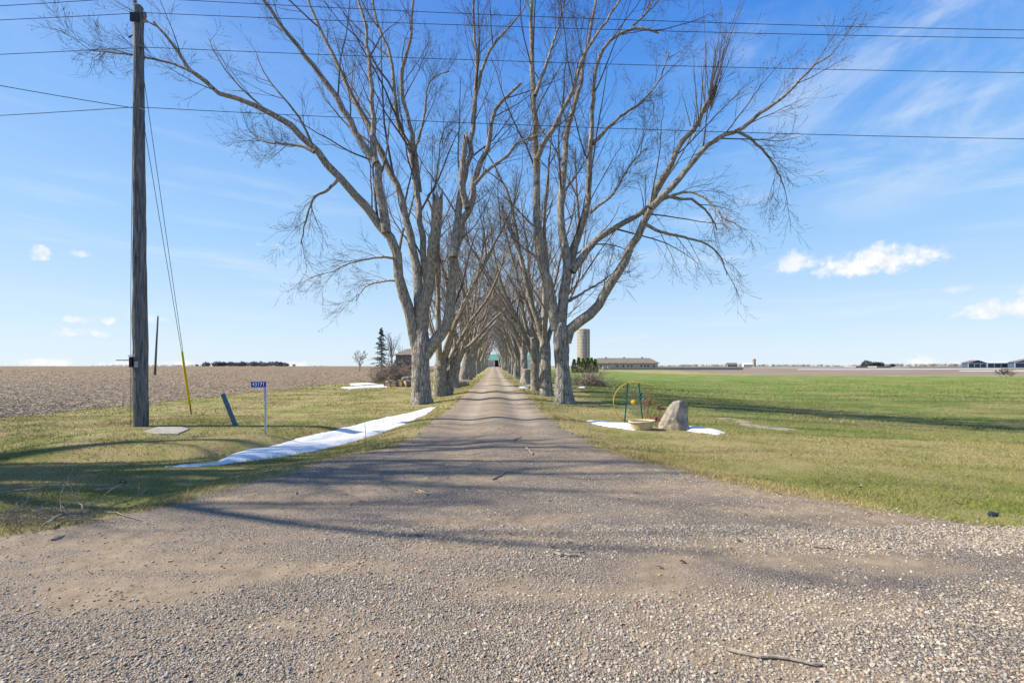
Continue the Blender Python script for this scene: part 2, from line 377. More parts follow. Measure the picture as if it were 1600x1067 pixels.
def m_bark(t, o, p, b):
    n1 = t.noise(t.mapv(o, (1, 1, 0.22)), 13, 6, 0.68, 0.6); n2 = t.noise(t.mapv(o, (1, 1, 0.35)), 42, 4, 0.7); n3 = t.noise(o, 1.6, 4, 0.6); n4 = t.noise(o, 0.8, 4, 0.65)
    fis = t.voro(t.mapv(o, (1, 1, 0.2)), 9, 'DISTANCE_TO_EDGE', 'Distance')
    c = t.mix(t.ramp(n1, 0.36, 0.62), (0.20, 0.178, 0.155), (0.50, 0.465, 0.405))
    c = t.mix(t.math('MULTIPLY', t.ramp(fis, 0.09, 0.0), 0.75), c, (0.12, 0.10, 0.082))
    c = t.mix(t.math('MULTIPLY', t.ramp(n3, 0.55, 0.70), 0.55), c, (0.50, 0.475, 0.42))
    c = t.mix(t.math('MULTIPLY', t.ramp(n4, 0.60, 0.70), 0.55), c, (0.27, 0.225, 0.075))
    h = t.math('ADD', t.math('ADD', n1, t.math('MULTIPLY', n2, 0.5)), t.math('MULTIPLY', t.ramp(fis, 0, 0.14), 0.6))
    return c, t.bump(h, 1.0, 0.06)
mat('bark', m_bark, 0.9, 0.15)
def m_limb(t, o, p, b):
    n1 = t.noise(t.mapv(o, (1, 1, 0.3)), 15, 6, 0.68, 0.4); n3 = t.noise(o, 1.1, 4, 0.65)
    c = t.mix(t.ramp(n1, 0.34, 0.64), (0.12, 0.10, 0.083), (0.41, 0.37, 0.305))
    c = t.mix(t.math('MULTIPLY', t.ramp(n3, 0.60, 0.72), 0.5), c, (0.25, 0.205, 0.07))
    return c, t.bump(n1, 1.0, 0.05)
mat('limb_bark', m_limb, 0.9, 0.15)
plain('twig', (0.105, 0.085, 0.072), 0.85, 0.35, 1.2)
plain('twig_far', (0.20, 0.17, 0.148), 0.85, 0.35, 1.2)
plain('bud', (0.17, 0.095, 0.08), 0.7, 0.3, 3)
def m_polewood(t, o, p, b):
    n = t.noise(t.mapv(o, (1, 1, 0.06)), 26, 6, 0.7, 0.3); n2 = t.noise(o, 1.3, 3)
    c = t.mix(t.ramp(n, 0.36, 0.64), (0.06, 0.064, 0.07), (0.225, 0.222, 0.218))
    c = t.mix(t.math('MULTIPLY', t.ramp(n2, 0.4, 0.7), 0.4), c, (0.13, 0.135, 0.145))
    return c, t.bump(n, 0.9, 0.03)
mat('pole_wood', m_polewood, 0.85, 0.2)
plain('dead_wood', (0.30, 0.255, 0.20), 0.9, 0.35, 20, 0.4)
plain('brush_wood', (0.24, 0.195, 0.16), 0.9, 0.35, 8, 0.3)
plain('cut_wood', (0.47, 0.33, 0.18), 0.85, 0.3, 14, 0.2)
def m_stump(t, o, p, b):
    n = t.noise(t.mapv(o, (1, 1, 0.25)), 12, 5, 0.65)
    return t.mix(t.ramp(n, 0.35, 0.65), (0.20, 0.13, 0.045), (0.42, 0.30, 0.11)), t.bump(n, 1.0, 0.05)
mat('stump_wood', m_stump, 0.9, 0.1)
plain('metal_grey', (0.35, 0.36, 0.38), 0.45, 0.15, 10, 0, 0.5, 0.6)
plain('wire', (0.045, 0.05, 0.06), 0.5, 0.1)
plain('black_part', (0.02, 0.02, 0.023), 0.5, 0.2)
plain('insulator', (0.16, 0.13, 0.12), 0.25, 0.2, 8, 0, 0.5)
plain('yellow_plastic', (0.62, 0.43, 0.02), 0.55, 0.18, 5)
plain('yellow_paint', (0.62, 0.38, 0.05), 0.6, 0.4, 18)
plain('green_paint', (0.025, 0.15, 0.085), 0.5, 0.3, 12)
plain('blue_post', (0.075, 0.145, 0.21), 0.7, 0.3, 18, 0.2)
plain('sign_blue', (0.015, 0.045, 0.32), 0.4, 0.12, 6)
plain('sign_white', (0.8, 0.82, 0.84), 0.4, 0.03)
plain('sign_post', (0.40, 0.47, 0.53), 0.5, 0.15, 10, 0, 0.4, 0.3)
plain('lilac_tape', (0.45, 0.36, 0.52), 0.5, 0.1)
plain('concrete', (0.30, 0.285, 0.25), 0.9, 0.22, 7, 0.3)
def m_snow(t, o, p, b):
    n = t.noise(p, 5, 5, 0.6); n2 = t.noise(p, 55, 3, 0.6)
    c = t.mix(t.ramp(n, 0.3, 0.7), (0.66, 0.68, 0.71), (0.78, 0.79, 0.81)); c = t.mix(t.math('MULTIPLY', t.ramp(t.math('ADD', n2, t.math('MULTIPLY', n, 0.25)), 0.62, 0.82), 0.55), c, (0.40, 0.35, 0.28))
    return c, t.bump(t.math('ADD', n, t.math('MULTIPLY', n2, 0.15)), 0.5, 0.05)
mat('snow', m_snow, 0.6, 0.3)
def m_rock(t, o, p, b):
    n = t.noise(o, 5, 8, 0.7); n2 = t.noise(o, 14, 6, 0.75); n3 = t.noise(o, 2.4, 4)
    c = t.mix(t.ramp(n, 0.32, 0.66), (0.19, 0.165, 0.135), (0.38, 0.335, 0.27))
    c = t.mix(t.math('MULTIPLY', t.ramp(n3, 0.55, 0.68), 0.55), c, (0.47, 0.42, 0.33))
    c = t.mix(t.math('MULTIPLY', t.ramp(n2, 0.60, 0.74), 0.6), c, (0.09, 0.085, 0.08))
    return c, t.bump(t.math('ADD', n, t.math('MULTIPLY', n2, 0.6)), 1.0, 0.05)
mat('rock', m_rock, 0.85, 0.2)
plain('tub', (0.52, 0.43, 0.27), 0.65, 0.15, 5)
plain('soil', (0.15, 0.095, 0.062), 0.95, 0.4, 22, 0.8)
plain('dried_stem', (0.33, 0.235, 0.15), 0.85, 0.3, 8)
plain('dried_flower', (0.22, 0.115, 0.07), 0.85, 0.35, 20)
plain('spruce', (0.07, 0.11, 0.085), 0.8, 0.4, 3)
plain('cedar', (0.11, 0.17, 0.035), 0.8, 0.45, 1.4)
plain('cedar_dark', (0.05, 0.085, 0.045), 0.8, 0.4, 1.4)
plain('far_trees', (0.21, 0.195, 0.20), 0.9, 0.35, 0.05)
plain('far_pines', (0.06, 0.085, 0.085), 0.9, 0.35, 0.05)
plain('brick_wall', (0.24, 0.19, 0.155), 0.9, 0.25, 2.5)
plain('roof_brown', (0.20, 0.165, 0.13), 0.85, 0.2, 1.0)
plain('roof_grey', (0.16, 0.14, 0.13), 0.85, 0.2, 1.0)
plain('roof_green', (0.13, 0.27, 0.20), 0.55, 0.12, 0.6)
plain('wall_white', (0.66, 0.67, 0.68), 0.7, 0.08, 0.7)
plain('wall_cream', (0.42, 0.385, 0.345), 0.85, 0.15, 0.7)
plain('wall_blue', (0.05, 0.095, 0.16), 0.6, 0.15, 0.4)
plain('dark_open', (0.012, 0.012, 0.014), 0.9, 0.1)
def m_glass(t, o, p, b): return (0.03, 0.04, 0.055)
mat('glass', m_glass, 0.08, 0.6)
def m_silo(t, o, p, b):
    n = t.noise(t.mapv(o, (1, 1, 0.10)), 2.2, 5, 0.65); n2 = t.noise(o, 0.5, 3)
    z = xyz(t, o)[2]; ring = t.math('FRACT', t.math('MULTIPLY', z, 1.25))
    c = t.mix(t.ramp(n, 0.35, 0.65), (0.28, 0.25, 0.215), (0.43, 0.395, 0.345))
    c = t.mix(t.math('MULTIPLY', t.ramp(n2, 0.45, 0.7), 0.35), c, (0.22, 0.19, 0.16))
    return t.mix(t.math('MULTIPLY', t.ramp(ring, 0.88, 0.98), 0.35), c, (0.15, 0.13, 0.12))
mat('silo_stave', m_silo, 0.85, 0.2)

# ------------------------------------------------------------------ ground sheets, all cut from one grid
def axis(a, b, step, lo, hi, g):
    c = list(np.arange(a, b + 1e-6, step)); s = step
    while c[-1] < hi: s *= g; c.append(c[-1] + s)
    s = step; left = [c[0]]
    while left[-1] > lo: s *= g; left.append(left[-1] - s)
    return np.array(left[:0:-1] + c)
GX = axis(-13, 13, 0.14, -3500, 3500, 1.10); GY = axis(1.5, 22, 0.14, -60, 5000, 1.045)
XX, YY = np.meshgrid(GX, GY); HH = hgt(XX, YY)
nx, ny = len(GX), len(GY)
def sheet(name, sd=None, lift=0.0, slope=0.15, matname='lawn', sink=-0.05):
    if sd is None:
        z = HH; keep = np.ones((ny - 1, nx - 1), bool)
    else:
        s = sd(XX, YY); z = HH + np.clip(s * slope, sink, lift)
        inside = s > -0.02
        keep = inside[:-1, :-1] | inside[1:, :-1] | inside[:-1, 1:] | inside[1:, 1:]
    V = np.stack([XX, YY, z], -1).reshape(-1, 3)
    j, i = np.nonzero(keep); a = j * nx + i
    Q = np.stack([a, a + 1, a + nx + 1, a + nx], -1)
    used = np.unique(Q); mp = np.full(len(V), -1); mp[used] = np.arange(len(used))
    o = obj(name, mk(name, V[used], None, mp[Q], M[matname], True)); o['kind'] = 'structure'; return o
sheet('ground')
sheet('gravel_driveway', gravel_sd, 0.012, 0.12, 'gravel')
# edge of the ploughed land on the left
PE = [at(*p) for p in ((-260, 660), (0, 656), (120, 655), (230, 652), (300, 645), (362, 637), (430, 629), (500, 619), (560, 609), (610, 601.5))]
pe_x = np.array([p.x for p in PE] + [cen(60) - 7, cen(200) - 9]); pe_y = np.array([p.y for p in PE] + [62, 150])
def plough_sd(x, y):
    d = np.full(np.shape(x), 1e9); pts = list(zip(pe_x, pe_y)); pts = [(-3600, pts[0][1] - 1)] + pts
    for (a, b) in zip(pts[:-1], pts[1:]):
        ax, ay = b[0] - a[0], b[1] - a[1]
        t = np.clip(((x - a[0]) * ax + (y - a[1]) * ay) / (ax * ax + ay * ay), 0, 1)
        d = np.minimum(d, np.hypot(x - a[0] - t * ax, y - a[1] - t * ay))
    yl = np.interp(x, [p[0] for p in pts], [p[1] for p in pts]); s = np.where((y > yl) & (x < pts[-1][0]), 1, -1) * d
    s = np.minimum(s, 420 - y)
    return np.clip(s, -3, 400) + 0.16 * wav(x, y, 1.9, 21) + 0.07 * wav(x, y, 6, 22)
sheet('ploughed_field', plough_sd, 0.03, 0.12, 'plough')
def crop_sd(x, y):
    u = x - cen(y)
    e = np.minimum(u - 4.6 - 1.2 * S(14, 30, y), y - (11.8 + 0.0 * x + 0.05 * np.clip(x, 0, 60)))
    far = 118 - 0.22 * np.clip(x - 20, 0, 200) + 45 * S(45, 20, x)
    return np.minimum(e, far - y) + 0.5 * wav(x, y, 0.9, 31) + 0.2 * wav(x, y, 4, 32)
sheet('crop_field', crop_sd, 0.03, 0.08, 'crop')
def brown_sd(x, y):
    far = 118 - 0.22 * np.clip(x - 20, 0, 200) + 45 * S(45, 20, x)
    return np.minimum(np.minimum(y - far - 1.5, 250 - y), x - 55) + 1.2 * wav(x, y, 0.08, 33)
sheet('brown_field', brown_sd, 0.03, 0.05, 'brown_field')
def far_sd(x, y): return np.maximum(y - 425, np.minimum(y - 253, x - 60)) * 1.0
sheet('far_land', far_sd, 0.03, 0.05, 'far_land')

# ------------------------------------------------------------------ scatter: gravel stones, grass blades, field litter
rng = np.random.RandomState(11)
def smooth_noise(x, y, k, seed): return wav(x, y, k, seed)
def pick(n, y0, y1, extra=1.2):
    """random ground points, even per area, in the wedge of land in front of the camera"""
    y = np.sqrt(rng.uniform(y0 * y0, y1 * y1, n)); x = rng.uniform(-1, 1, n) * (1.125 * y + extra); return x, y
ICO = None
def ico():
    p = (1 + 5 ** .5) / 2
    v = np.array([(-1, p, 0), (1, p, 0), (-1, -p, 0), (1, -p, 0), (0, -1, p), (0, 1, p), (0, -1, -p), (0, 1, -p), (p, 0, -1), (p, 0, 1), (-p, 0, -1), (-p, 0, 1)], float)
    v /= np.linalg.norm(v[0])
    f = np.array([(0, 11, 5), (0, 5, 1), (0, 1, 7), (0, 7, 10), (0, 10, 11), (1, 5, 9), (5, 11, 4), (11, 10, 2), (10, 7, 6), (7, 1, 8), (3, 9, 4), (3, 4, 2), (3, 2, 6), (3, 6, 8), (3, 8, 9), (4, 9, 5), (2, 4, 11), (6, 2, 10), (8, 6, 7), (9, 8, 1)])
    return v, f
OCT = (np.array([(1, 0, 0), (0, 1, 0), (-1, 0, 0), (0, -1, 0), (0, 0, 1), (0, 0, -1)], float), np.array([(0, 1, 4), (1, 2, 4), (2, 3, 4), (3, 0, 4), (1, 0, 5), (2, 1, 5), (3, 2, 5), (0, 3, 5)]))
def blobs(x, y, z, size, col, base, jit=0.28, flat=0.62):
    v0, f0 = base; n = len(x); k = len(v0)
    V = v0[None] * (1 + rng.uniform(-jit, jit, (n, k, 1)))
    V = V * np.stack([rng.uniform(.75, 1.3, n), rng.uniform(.7, 1.1, n), rng.uniform(flat * .7, flat * 1.25, n)], -1)[:, None, :]
    a = rng.uniform(0, 6.283, n); ca, sa = np.cos(a)[:, None], np.sin(a)[:, None]
    tx, ty = rng.normal(0, .3, n)[:, None], rng.normal(0, .3, n)[:, None]
    V[..., 2] += tx * V[..., 0] + ty * V[..., 1]
    X = V[..., 0] * ca - V[..., 1] * sa; Y = V[..., 0] * sa + V[..., 1] * ca
    V = np.stack([X, Y, V[..., 2]], -1) * size[:, None, None] + np.stack([x, y, z], -1)[:, None, :]
    T = (f0[None] + (np.arange(n) * k)[:, None, None]).reshape(-1, 3)
    return V.reshape(-1, 3), T, np.repeat(col, k, 0)
def join(parts):
    V = []; T = []; K = []; n = 0
    for (v, t, c) in parts: V.append(v); T.append(t + n); K.append(c); n += len(v)
    return np.vstack(V), np.vstack(T), np.vstack(K)
def stone_colours(n):
    pal = np.array([(.46, .42, .36), (.56, .51, .44), (.37, .345, .31), (.30, .30, .305), (.47, .38, .28), (.40, .29, .20), (.25, .235, .225), (.63, .60, .54)])
    w = np.array([.22, .16, .18, .12, .14, .06, .06, .06]); i = rng.choice(len(pal), n, p=w / w.sum())
    return pal[i] * np.array([[.98, .93, .84]]) * rng.uniform(.72, 1.15, (n, 1))
def stone_density(x, y):
    """loose stone lies in windrows; wheel tracks and the silty left side are swept"""
    d = 0.62 + 0.55 * wav(x * 0.5, y * 1.2, 2.2, 41) + 0.25 * wav(x, y, 7, 42)
    d += 0.95 * np.exp(-((y - 2.55) / 0.45) ** 2) * S(-0.4, 1.4, x)           # ridge at lower right
    d -= 1.0 * np.exp(-((y - 3.35 - 0.05 * x) / 0.24) ** 2) * S(0.0, 1.2, x)     # swept track
    d += 0.5 * np.exp(-((y - 4.0) / 0.3) ** 2) * S(1.8, 3.4, x)
    d -= 0.75 * S(-0.9, -2.6, x) * S(2.3, 3.0, y) * S(5.4, 4.3, y)
    d += 0.35 * np.exp(-((y - 5.2) / 0.9) ** 2 - ((x - 0.3) / 1.6) ** 2)
    d -= 0.45 * S(7, 11, y)
    return np.clip(d, 0.05, 1)
def stones():
    parts = []
    for (n, y0, y1, s0, s1, base) in ((105000, 1.3, 4.4, .0042, .0115, 'i'), (50000, 4.2, 8.5, .0065, .0125, 'o'), (18000, 8, 22, .009, .016, 'o')):
        x, y = pick(n, y0, y1); sd = gravel_sd(x, y)
        k = (sd > rng.uniform(-.25, .1, n)) & (rng.uniform(0, 1, n) < stone_density(x, y)); x, y = x[k], y[k]; n = len(x)
        sz = s0 + (s1 - s0) * rng.uniform(0, 1, n) ** 2.2
        if base == 'i': sz = sz * np.where(rng.uniform(0, 1, n) < .012, 1.5, 1)
        b = ico() if base == 'i' else OCT
        if base == 'i':
            f = b[1]; vz = b[0][f].mean(1)[:, 2]; b = (b[0], f[vz > -0.5])
        parts.append(blobs(x, y, hgt(x, y) + 0.012 + sz * .22, sz, stone_colours(n), b))
    V, T, K = join(parts)
    tag(obj('gravel', mk('gravel', V, T, None, M['stone_col'], False, K)), 'loose grey and beige crushed gravel on the driveway', 'gravel', kind='stuff')
stones()

def grass():
    Vs = []; Cs = []
    for (n, y0, y1, h0, h1, w) in ((360000, 3.6, 8.5, .014, .045, .0028), (230000, 8.5, 16, .02, .055, .0048), (150000, 16, 36, .03, .075, .011), (110000, 34, 75, .06, .13, .026)):
        x, y = pick(n, y0, y1, 2.0); sd = -gravel_sd(x, y); pl = plough_sd(x, y)
        dens = np.clip(.55 + .6 * wav(x, y, 1.3, 51) + .45 * wav(x, y, 5, 52), .08, 1) * S(-.42, .40, sd + .25 * wav(x, y, 3.1, 55))
        dens = np.where(crop_sd(x, y) > 0.5, dens * .8, dens)
        k = (rng.uniform(0, 1, n) < dens) & (pl < .12) ; x, y = x[k], y[k]; n = len(x); sd = sd[k]
        cs = crop_sd(x, y); crop = cs > 0.3; z = hgt(x, y) + np.clip(cs * .08, 0, .03); h = rng.uniform(h0, h1, n) * np.clip(1 + .7 * wav(x, y, 2.2, 56), .4, 2.2) * (1 + 1.3 * np.exp(-((sd - .12) / .2) ** 2)); a = rng.uniform(0, 6.283, n)
        lean = rng.normal(0, .75, (n, 2)) * h[:, None]
        tx, ty = np.cos(a) * w, np.sin(a) * w
        b0 = np.stack([x - tx, y - ty, z - .004], -1); b1 = np.stack([x + tx, y + ty, z - .004], -1)
        tip = np.stack([x + lean[:, 0], y + lean[:, 1], z + h], -1)
        Vs.append(np.stack([b0, b1, tip], 1).reshape(-1, 3))
        bank = np.exp(-((ditch_d(x, y)[0] - .85) / .5) ** 2) * (y > 9.2) * S(-4.5, -6.5, x)
        g = np.clip(.43 - .65 * bank + .75 * wav(x, y, .55, 53) + .6 * wav(x * .3, y, 1.6, 54) + rng.normal(0, .22, n) - .35 * S(.9, 0, sd) + .25 * crop, 0, 1)[:, None]
        green = np.array([(.13, .18, .034)]) * rng.uniform(.75, 1.35, (n, 1)); straw = np.array([(.38, .30, .135)]) * rng.uniform(.7, 1.25, (n, 1))
        straw = straw * (1 - bank[:, None] * np.array([[.38, .50, .58]])); Cs.append(np.repeat(green * g + straw * (1 - g), 3, 0))
    V = np.vstack(Vs); T = np.arange(len(V)).reshape(-1, 3)
    tag(obj('grass', mk('grass', V, T, None, M['blade'], False, np.vstack(Cs))), 'short straw and green lawn grass on both sides of the driveway', 'grass', kind='stuff')
grass()

def leaf_litter():
    n = 9000; x, y = pick(n, 3.2, 16, 1.0); sd = gravel_sd(x, y)
    d = np.clip(.10 + .55 * wav(x, y, 1.2, 91) + .3 * wav(x, y, 4, 92), .02, 1) * np.where(sd > 0, .35 + .5 * np.exp(-((y - 7) / 1.6) ** 2), 1) * (plough_sd(x, y) < 0)
    k = rng.uniform(0, 1, n) < d; x, y = x[k], y[k]; n = len(x); z = hgt(x, y) + np.where(gravel_sd(x, y) > 0, .022, .018)
    a = rng.uniform(0, 6.283, n); L = rng.uniform(.014, .036, n)[:, None]; W = L * rng.uniform(.12, .55, (n, 1))
    u = np.stack([np.cos(a), np.sin(a), rng.normal(0, .25, n)], -1) * L; v = np.stack([-np.sin(a), np.cos(a), rng.normal(0, .3, n)], -1) * W; p = np.stack([x, y, z], -1); up = np.array([[0, 0, 1]]) * L * .3
    V = np.stack([p - u, p - v * .9 + up, p + u, p + v + up * .6, p + up * .1], 1).reshape(-1, 3); b = (np.arange(n) * 5)[:, None]
    T = np.vstack([b + np.array([[0, 1, 4]]), b + np.array([[1, 2, 4]]), b + np.array([[2, 3, 4]]), b + np.array([[3, 0, 4]])])
    pal = np.array([(.20, .11, .06), (.13, .085, .055), (.28, .19, .11), (.10, .075, .06), (.36, .29, .20)]); col = pal[rng.randint(0, 5, n)] * rng.uniform(.7, 1.2, (n, 1))
    tag(obj('leaf_litter', mk('leaf_litter', V, T, None, M['blade'], False, np.repeat(col, 5, 0))), 'scattered brown leaf and bark litter on driveway and verges', 'litter', kind='stuff')
leaf_litter()
def field_litter():
    parts = []
    for (n, y0, y1, s0, s1) in ((18000, 13, 24, .009, .032), (14000, 24, 60, .015, .04)):
        y = np.sqrt(rng.uniform(y0 * y0, y1 * y1, n)); x = -rng.uniform(0.0, 1.0, n) * (1.125 * y + 3)
        k = (plough_sd(x, y) > rng.uniform(-.1, .5, n)) & (rng.uniform(0, 1, n) < 1 - S(y1 * .72, y1, y)); x, y = x[k], y[k]; n = len(x)
        sz = s0 + (s1 - s0) * rng.uniform(0, 1, n) ** 2
        col = np.array([(.27, .195, .12)]) * rng.uniform(.65, 1.5, (n, 1))
        parts.append(blobs(x, y, hgt(x, y) + .03 + sz * .1, sz, col, OCT, .3, .7))
    V, T, K = join(parts)
    tag(obj('soil_clods', mk('soil_clods', V, T, None, M['stone_col'], False, K)), 'brown clods of earth over the ploughed field', 'soil', kind='stuff')
    n = 44000; y = 13 + 110 * rng.uniform(0, 1, n) ** 2.0; x = -rng.uniform(0, 1, n) * (1.125 * y + 3)
    k = plough_sd(x, y) > .05; x, y = x[k], y[k]; n = len(x)
    a = rng.uniform(0, 6.283, n); L = rng.uniform(.04, .12, n) * (1 + y / 70); w = .008 * (1 + y / 25); z = hgt(x, y) + .045
    d = np.stack([np.cos(a), np.sin(a), rng.normal(0, .25, n)], -1) * L[:, None]; s = np.stack([-np.sin(a), np.cos(a), np.zeros(n)], -1) * w[:, None]
    p = np.stack([x, y, z], -1); up = np.array([[0, 0, .006]])
    V = np.stack([p - d - s, p - d + s, p + d + s, p + d - s, p - d + up * 2, p + d + up * 2], 1).reshape(-1, 3)
    b = (np.arange(n) * 6)[:, None]; Q = np.vstack([b + np.array([[0, 3, 5, 4]]), b + np.array([[1, 4, 5, 2]])])
    col = np.array([(.47, .39, .27)]) * rng.uniform(.6, 1.2, (n, 1))
    tag(obj('crop_stubble', mk('crop_stubble', V, None, Q, M['stone_col'], False, np.repeat(col, 6, 0))), 'pale broken crop stubble strewn over the ploughed field', 'stubble', kind='stuff')
field_litter()

# ------------------------------------------------------------------ trees
def unit(v): return v / (np.linalg.norm(v, axis=-1, keepdims=True) + 1e-9)
def spawn(P, Rr, rg, n, t0, t1, l0, l1, ang, K, up, wig, rf, absolute=False, power=1.0, lmin=0.0):
    """children of a batch of branches; returns their centre lines and radii"""
    N, KP, _ = P.shape; idx = np.repeat(np.arange(N), n); m = len(idx)
    slot = np.tile(np.arange(n), N)
    t = t0 + (t1 - t0) * ((slot + rg.uniform(0, 1, m)) / n) ** power
    f = t * (KP - 1); i = np.clip(f.astype(int), 0, KP - 2); w = (f - i)[:, None]
    p = P[idx, i] * (1 - w) + P[idx, i + 1] * w; d0 = unit(P[idx, i + 1] - P[idx, i])
    r = Rr[idx, i] * (1 - w[:, 0]) + Rr[idx, i + 1] * w[:, 0]
    PL = np.linalg.norm(np.diff(P, axis=1), axis=2).sum(1)[idx]
    L = rg.uniform(l0, l1, m) * (1 if absolute else PL * (1.08 - .62 * t))
    L = np.maximum(L, lmin * rg.uniform(.7, 1.5, m))
    perp = unit(np.cross(d0, unit(rg.normal(size=(m, 3))))); a = (np.radians(ang) * rg.uniform(.65, 1.3, m))[:, None]
    d = unit(np.cos(a) * d0 + np.sin(a) * perp)
    Q = np.empty((m, K, 3)); Q[:, 0] = p
    for k in range(1, K):
        d = unit(d + rg.normal(0, wig, (m, 3)) + np.array([0, 0, up / (K - 1)])); Q[:, k] = Q[:, k - 1] + d * (L / (K - 1))[:, None]
    r0 = np.minimum(r * .72, L * rf); RR = r0[:, None] * np.linspace(1, .28, K)[None]
    return Q, RR
def buds(ends, rg, s=0.016):
    v0, f0 = OCT; n = len(ends); V = v0[None] * (s * rg.uniform(.6, 1.5, (n, 1, 1))) * rg.uniform(.7, 1.3, (n, 6, 1)) + ends[:, None, :]
    return V.reshape(-1, 3), (f0[None] + (np.arange(n) * 6)[:, None, None]).reshape(-1, 3)
def crown_mesh(name, P, Rr, rg, spec, budn=0.5, minr=0.0032, extra=None, matname='twig', drop=0.35, ls=1.0):
    """levels of branching grown off the limbs; twigs, tips and buds in one mesh (two materials)"""
    V = []; Q = []; n = 0
    def put(p, r, s):
        nonlocal n
        v, q = tubes(p, np.maximum(r, minr), s); V.append(v); Q.append(q + n); n += len(v)
    lv = [(P, Rr)]
    for i, (cnt, t0, t1, l0, l1, ang, K, up, wig, rf, sides) in enumerate(spec):
        p, r = spawn(*lv[-1], rg, cnt, t0, t1, l0, l1, ang, K, up, wig, rf, lmin=(1.3, .75, .42, .22)[i] * ls)
        if i > 0:
            k = rg.uniform(0, 1, len(p)) > drop * .5; p, r = p[k], r[k]
        if i == 0 and extra is not None: 
            put(*extra, 4)
        put(p, r, sides); lv.append((p, r))
        if i == 0 and extra is not None:
            pass
    if extra is not None:
        p, r = spawn(*extra, rg, 8, .15, 1, .14, .34, 34, 3, .2, .05, .010); put(p, r, 3)
    nq = sum(len(q) for q in Q); V = np.vstack(V); Q = np.vstack(Q)
    tips = lv[-1][0][:, -1]; tips = tips[rg.uniform(0, 1, len(tips)) < budn]
    bv, bt = buds(tips, rg)
    me = mk(name, np.vstack([V, bv]), bt + len(V), Q, [M[matname], M['bud']], False, None, np.concatenate([np.ones(len(bt)), np.zeros(nq)]))
    return me
def trunk_mesh(name, pts, rad, rg, sides=22, flare=0.35, K=26, lumps=0.07, matname='bark'):
    P = cr(pts, K); s = np.linspace(0, 1, K); Rr = np.interp(np.linspace(0, len(rad) - 1, K), np.arange(len(rad)), rad)
    V, Q = tubes(P[None], Rr[None], sides); V = V.reshape(K, sides, 3)
    a = np.linspace(0, 2 * math.pi, sides, endpoint=False); ph = rg.uniform(0, 6.28, 4)
    h = P[:, 2] - P[0, 2]
    fl = flare * np.exp(-np.clip(h - .1, 0, 9) / .38)
    lob = .5 + .5 * np.cos(a * 5 + ph[0]) * .8 + .3 * np.cos(a * 3 + ph[1])
    mod = 1 + fl[:, None] * lob[None] + lumps * np.sin(a[None] * 3 + ph[2] + h[:, None] * 1.1) + lumps * .7 * np.sin(a[None] * 7 + ph[3] - h[:, None] * 2.3) + rg.normal(0, .018, (K, sides))
    V = P[:, None, :] + (V - P[:, None, :]) * mod[..., None]
    V = V.reshape(-1, 3); n = len(V); V = np.vstack([V, P[-1]]); T = [(n, (K - 1) * sides + i, (K - 1) * sides + (i + 1) % sides) for i in range(sides)]
    return mk(name, V, T, Q, M[matname], True)
def limb_mesh(name, P, Rr, rg, sides=10, matname='limb_bark', blunt=False):
    K = len(P); V, Q = tubes(P[None], Rr[None], sides); V = V.reshape(K, sides, 3)
    V = P[:, None, :] + (V - P[:, None, :]) * (1 + rg.normal(0, .05, (K, sides)) + .05 * np.sin(np.arange(sides) * 1.9 + np.arange(K)[:, None] * .6))[..., None]
    V = V.reshape(-1, 3); T = None
    if blunt:
        n = len(V); V[-sides:, 2] += rg.uniform(-.25, .35, sides); V = np.vstack([V, P[-1] - np.array([0, 0, .25])])
        T = [(n, (K - 1) * sides + i, (K - 1) * sides + (i + 1) % sides) for i in range(sides)]
    return mk(name, V, T, Q, M[matname], True)

